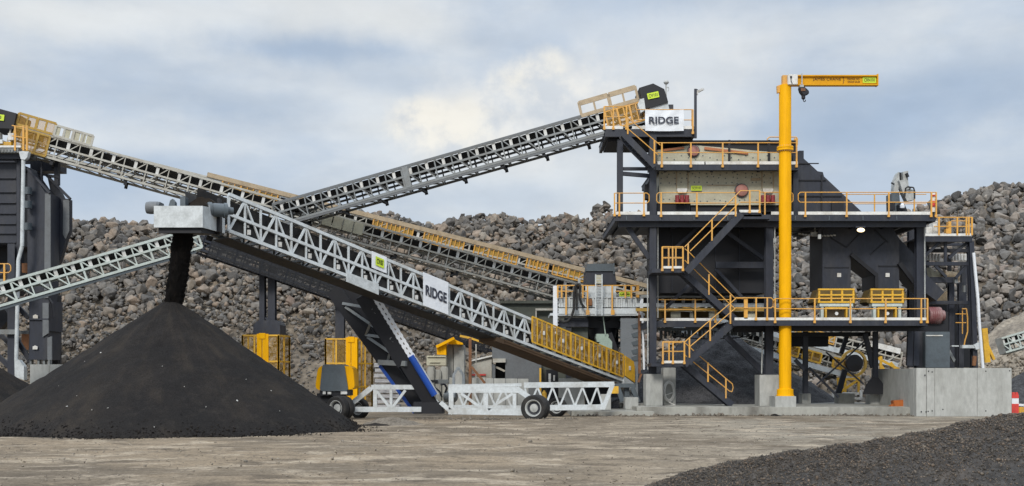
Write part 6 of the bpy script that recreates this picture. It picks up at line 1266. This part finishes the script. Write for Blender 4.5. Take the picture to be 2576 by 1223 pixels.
# ------------------------------------------------------------------ sheds and odds and ends behind the stacker
def single(nm, m, fn, lab, cat, group=None, bevel=0): mb = MB(); fn(mb); return tag(mb.build(nm, m, bevel=bevel), lab, cat, group)
sh = thing('shed', at(1330, 1020, 70), 'long low olive green shed wall behind the stacker tail', 'shed')
mb = MB(); mb.box(at(1262, 0, 70).x, 70, 0, at(1440, 0, 70).x, 75, at(0, 765, 70).z); mb.build('wall', 'olive_wall', sh); mb = MB(); mb.box(at(1258, 0, 70).x, 69.7, at(0, 764, 70).z, at(1444, 0, 70).x, 75.3, at(0, 757, 70).z); mb.build('roof', 'olive_wall', sh)
mb = MB(); mb.fbox(1347, 776, 1393, 781, 69.5, .3); mb.fbox(1347, 781.5, 1350, 1020, 69.5, .2); mb.build('door_frame', 'beige_steel', sh)
sh = thing('shed', at(1300, 1020, 67), 'dark grey clad shed with an open bay under the stacker belt', 'shed')
mb = MB(); mb.prism([(1271, 876), (1362, 905), (1362, 1028), (1271, 1028)], 67, 3); mb.prism([(1238, 866), (1271, 876), (1271, 903), (1238, 901)], 67, 3); mb.prism([(1238, 916), (1246, 916), (1246, 1028), (1238, 1028)], 67, 3); mb.build('wall', 'cladding', sh)
mb = MB(); mb.fbox(1247, 912, 1270, 1028, 68.2, .1); mb.build('bay_shade', 'black_steel', sh); mb = MB(); mb.fbox(1240, 902, 1272, 912, 66.8, .2); mb.vbar(1247, 923, 1270, 934, 67.2, .12, .1); mb.build('lintel', 'beige_steel', sh)  # black sheet stands in for the shade inside the open bay
sh = thing('shed', at(1210, 1020, 69), 'pale corrugated lean-to shed with a sloping roof edge left of the dark shed', 'shed')
mb = MB(); mb.prism([(1186, 908), (1237, 896), (1237, 1020), (1186, 1020)], 68, 2.5); mb.build('wall', 'pale_pallets' if False else 'beige_steel', sh); mb = MB(); mb.prism([(1184, 906), (1238, 893), (1238, 897), (1184, 910)], 67.8, 3); mb.build('roof', 'kick_white', sh); mb = MB(); mb.fbox(1187, 941, 1222, 945, 67.9, .05); mb.build('red_stripe', 'red_plastic', sh)
single('concrete_tower', 'concrete', lambda mb: (mb.fbox(1123, 868, 1140.5, 1025, 66, 1.5), mb.fbox(1141.5, 868, 1168, 1025, 65.8, 1.7)), 'grey concrete tower block beneath the yellow hood', 'concrete block', bevel=.02)
yh = thing('yellow_hood', at(1125, 893, 65.5), 'bright yellow pitched hood on top of the grey concrete tower block', 'machine hood')
mb = MB(); mb.prism([(1099, 892), (1099, 873), (1122, 860), (1122.5, 893)], 65, 1.2); mb.prism([(1124, 866), (1141, 853), (1164, 863), (1164, 867)], 65.3, 1.0); mb.build('hood_body', 'yellow', yh); mb = MB(); mb.vbar(1098, 873, 1143, 851, 64.9, .16, .5); mb.build('hood_edge', 'yellow', yh); mb.v = []; mb.f = []
mb = MB(); mb.vbar(1157, 845, 1180, 850, 64.6, .13, .13); mb.vbar(1178, 849, 1216, 862, 64.6, .11, .13); mb.build('roof_rail', 'guard_yellow', yh)
single('container', 'cream', lambda mb: (mb.fbox(1073, 895, 1122, 920, 64.5, 1.4), mb.fbox(1075, 897, 1121, 899, 64.4, .1), mb.fbox(1081, 910, 1107, 913, 64.42, .1)), 'cream box unit with a green edge left of the concrete tower block', 'box unit', bevel=.02)
single('gable_stand', 'galvanised', lambda mb: [mb.vbar(*a_, 58, .13, .1) for a_ in ((1141, 1000, 1141, 942), (1141, 944, 1152.5, 924), (1152.5, 924, 1166, 944), (1166, 942, 1166, 1000))], 'small pale house shaped steel frame standing behind the undercarriage', 'steel frame')
single('steel_post', 'rust', lambda mb: (mb.fbox(1179, 850, 1186, 1030, 61, .3), mb.vbar(1186, 923, 1220, 964, 61, .13, .1)), 'brown steel post with a diagonal stay beside the concrete tower block', 'post')
single('steel_post', 'beige_steel', lambda mb: mb.fbox(1196, 866, 1199, 1030, 62.5, .1), 'thin pale pole just right of the brown steel post', 'post')
single('steel_post', 'guard_yellow', lambda mb: mb.fbox(1357, 926, 1361.5, 1030, 63, .15), 'single yellow post at the right end of the dark grey shed', 'post')
xs_ = [1187, 1204, 1222, 1242, 1272, 1302, 1330]
for i in range(6):
    o = single('barrier_block', 'concrete', lambda mb: mb.prism([(xs_[i] + .6, 1028), (xs_[i] + .6, 951 + i * .4), (xs_[i + 1] - .6, 951 + i * .4), (xs_[i + 1] - .6, 1028)], 62.6, .4), ['first grey barrier block of the row, next to the brown steel post', 'second grey barrier block of the row, before the pale lean-to', 'third grey barrier block of the row, at the corner of the lean-to', 'fourth grey barrier block of the row, before the open bay', 'fifth grey barrier block of the row, before the dark cladding', 'last grey barrier block of the row, nearest the yellow post'][i], 'barrier block', 'grey barrier blocks behind the undercarriage', bevel=.02)
single('pallet_stack', 'pale_pallets', lambda mb: [mb.fbox(941 + 2 * (i % 2), 914 + 13 * i, 1004 - 3 * (i % 2), 924 + 13 * i, 61 + .1 * i, 1.2) for i in range(9)], 'pale stacked bundles standing behind the dark stacker leg', 'stack', bevel=.02)
single('rubble_blocks', 'stained_concrete', lambda mb: [mb.fbox(1074 + 17 * i, 922 + 8 * (i % 2) + 20 * (i // 3), 1092 + 17 * i, 1028, 60.5 + .3 * i, .9) for i in range(4)], 'broken concrete pieces heaped below the cream box unit', 'rubble', bevel=.06)
dr = thing('drum_motor', at(1104, 1020, 58), 'dusty motor and pipes on the ground right of the blue rams', 'motor')
mb = MB(); mb.lathe(at(1118, 998, 58.5), (1, -.3, 0), [(.2, 0), (.30, .05), (.30, .6), (.2, .7)], 18); mb.build('motor_body', 'grey_steel', dr); mb = MB(); mb.fbox(1094, 955, 1128, 966, 59, .5); mb.build('motor_cover', 'grey_steel', dr); mb = MB(); mb.vpath([(1108, 968), (1118, 966), (1124, 976), (1120, 988)], 58.3, .06); mb.vpath([(1094, 975), (1106, 985), (1112, 1000)], 58.3, .05); mb.fbox(1076, 956, 1100, 963, 58.8, .3); mb.build('pipe', 'black_steel', dr)
mach = thing('crushing_machine', at(1425, 1028, 60), 'dark machinery with a concrete panel standing behind the drawbar truss', 'machinery')
mb = MB(); mb.fbox(1406, 952, 1470, 1028, 61.5, .4); mb.build('panel', 'concrete', mach, bevel=.02); mb = MB(); mb.fbox(1374, 930, 1404, 1028, 62, .8); mb.build('cabinet', 'black_steel', mach); mb = MB(); mb.fbox(1474, 960, 1535, 1028, 63, 1); mb.fbox(1500, 930, 1536, 961, 63.1, .6); mb.build('machine_body', 'black_steel', mach); mb = MB(); mb.fbox(1380, 940, 1386, 962, 61.8, .1); mb.fbox(1392, 944, 1396, 958, 61.8, .1); mb.build('label_plate', 'kick_white', mach)
single('gas_bottle', 'guard_yellow', lambda mb: mb.lathe(at(1369, 1026, 59.5), (0, 0, 1), [(.05, .95), (.06, .9), (.13, .8), (.14, .1), (.12, 0)][::-1], 14), 'yellow cylinder standing behind the drawbar truss', 'cylinder')
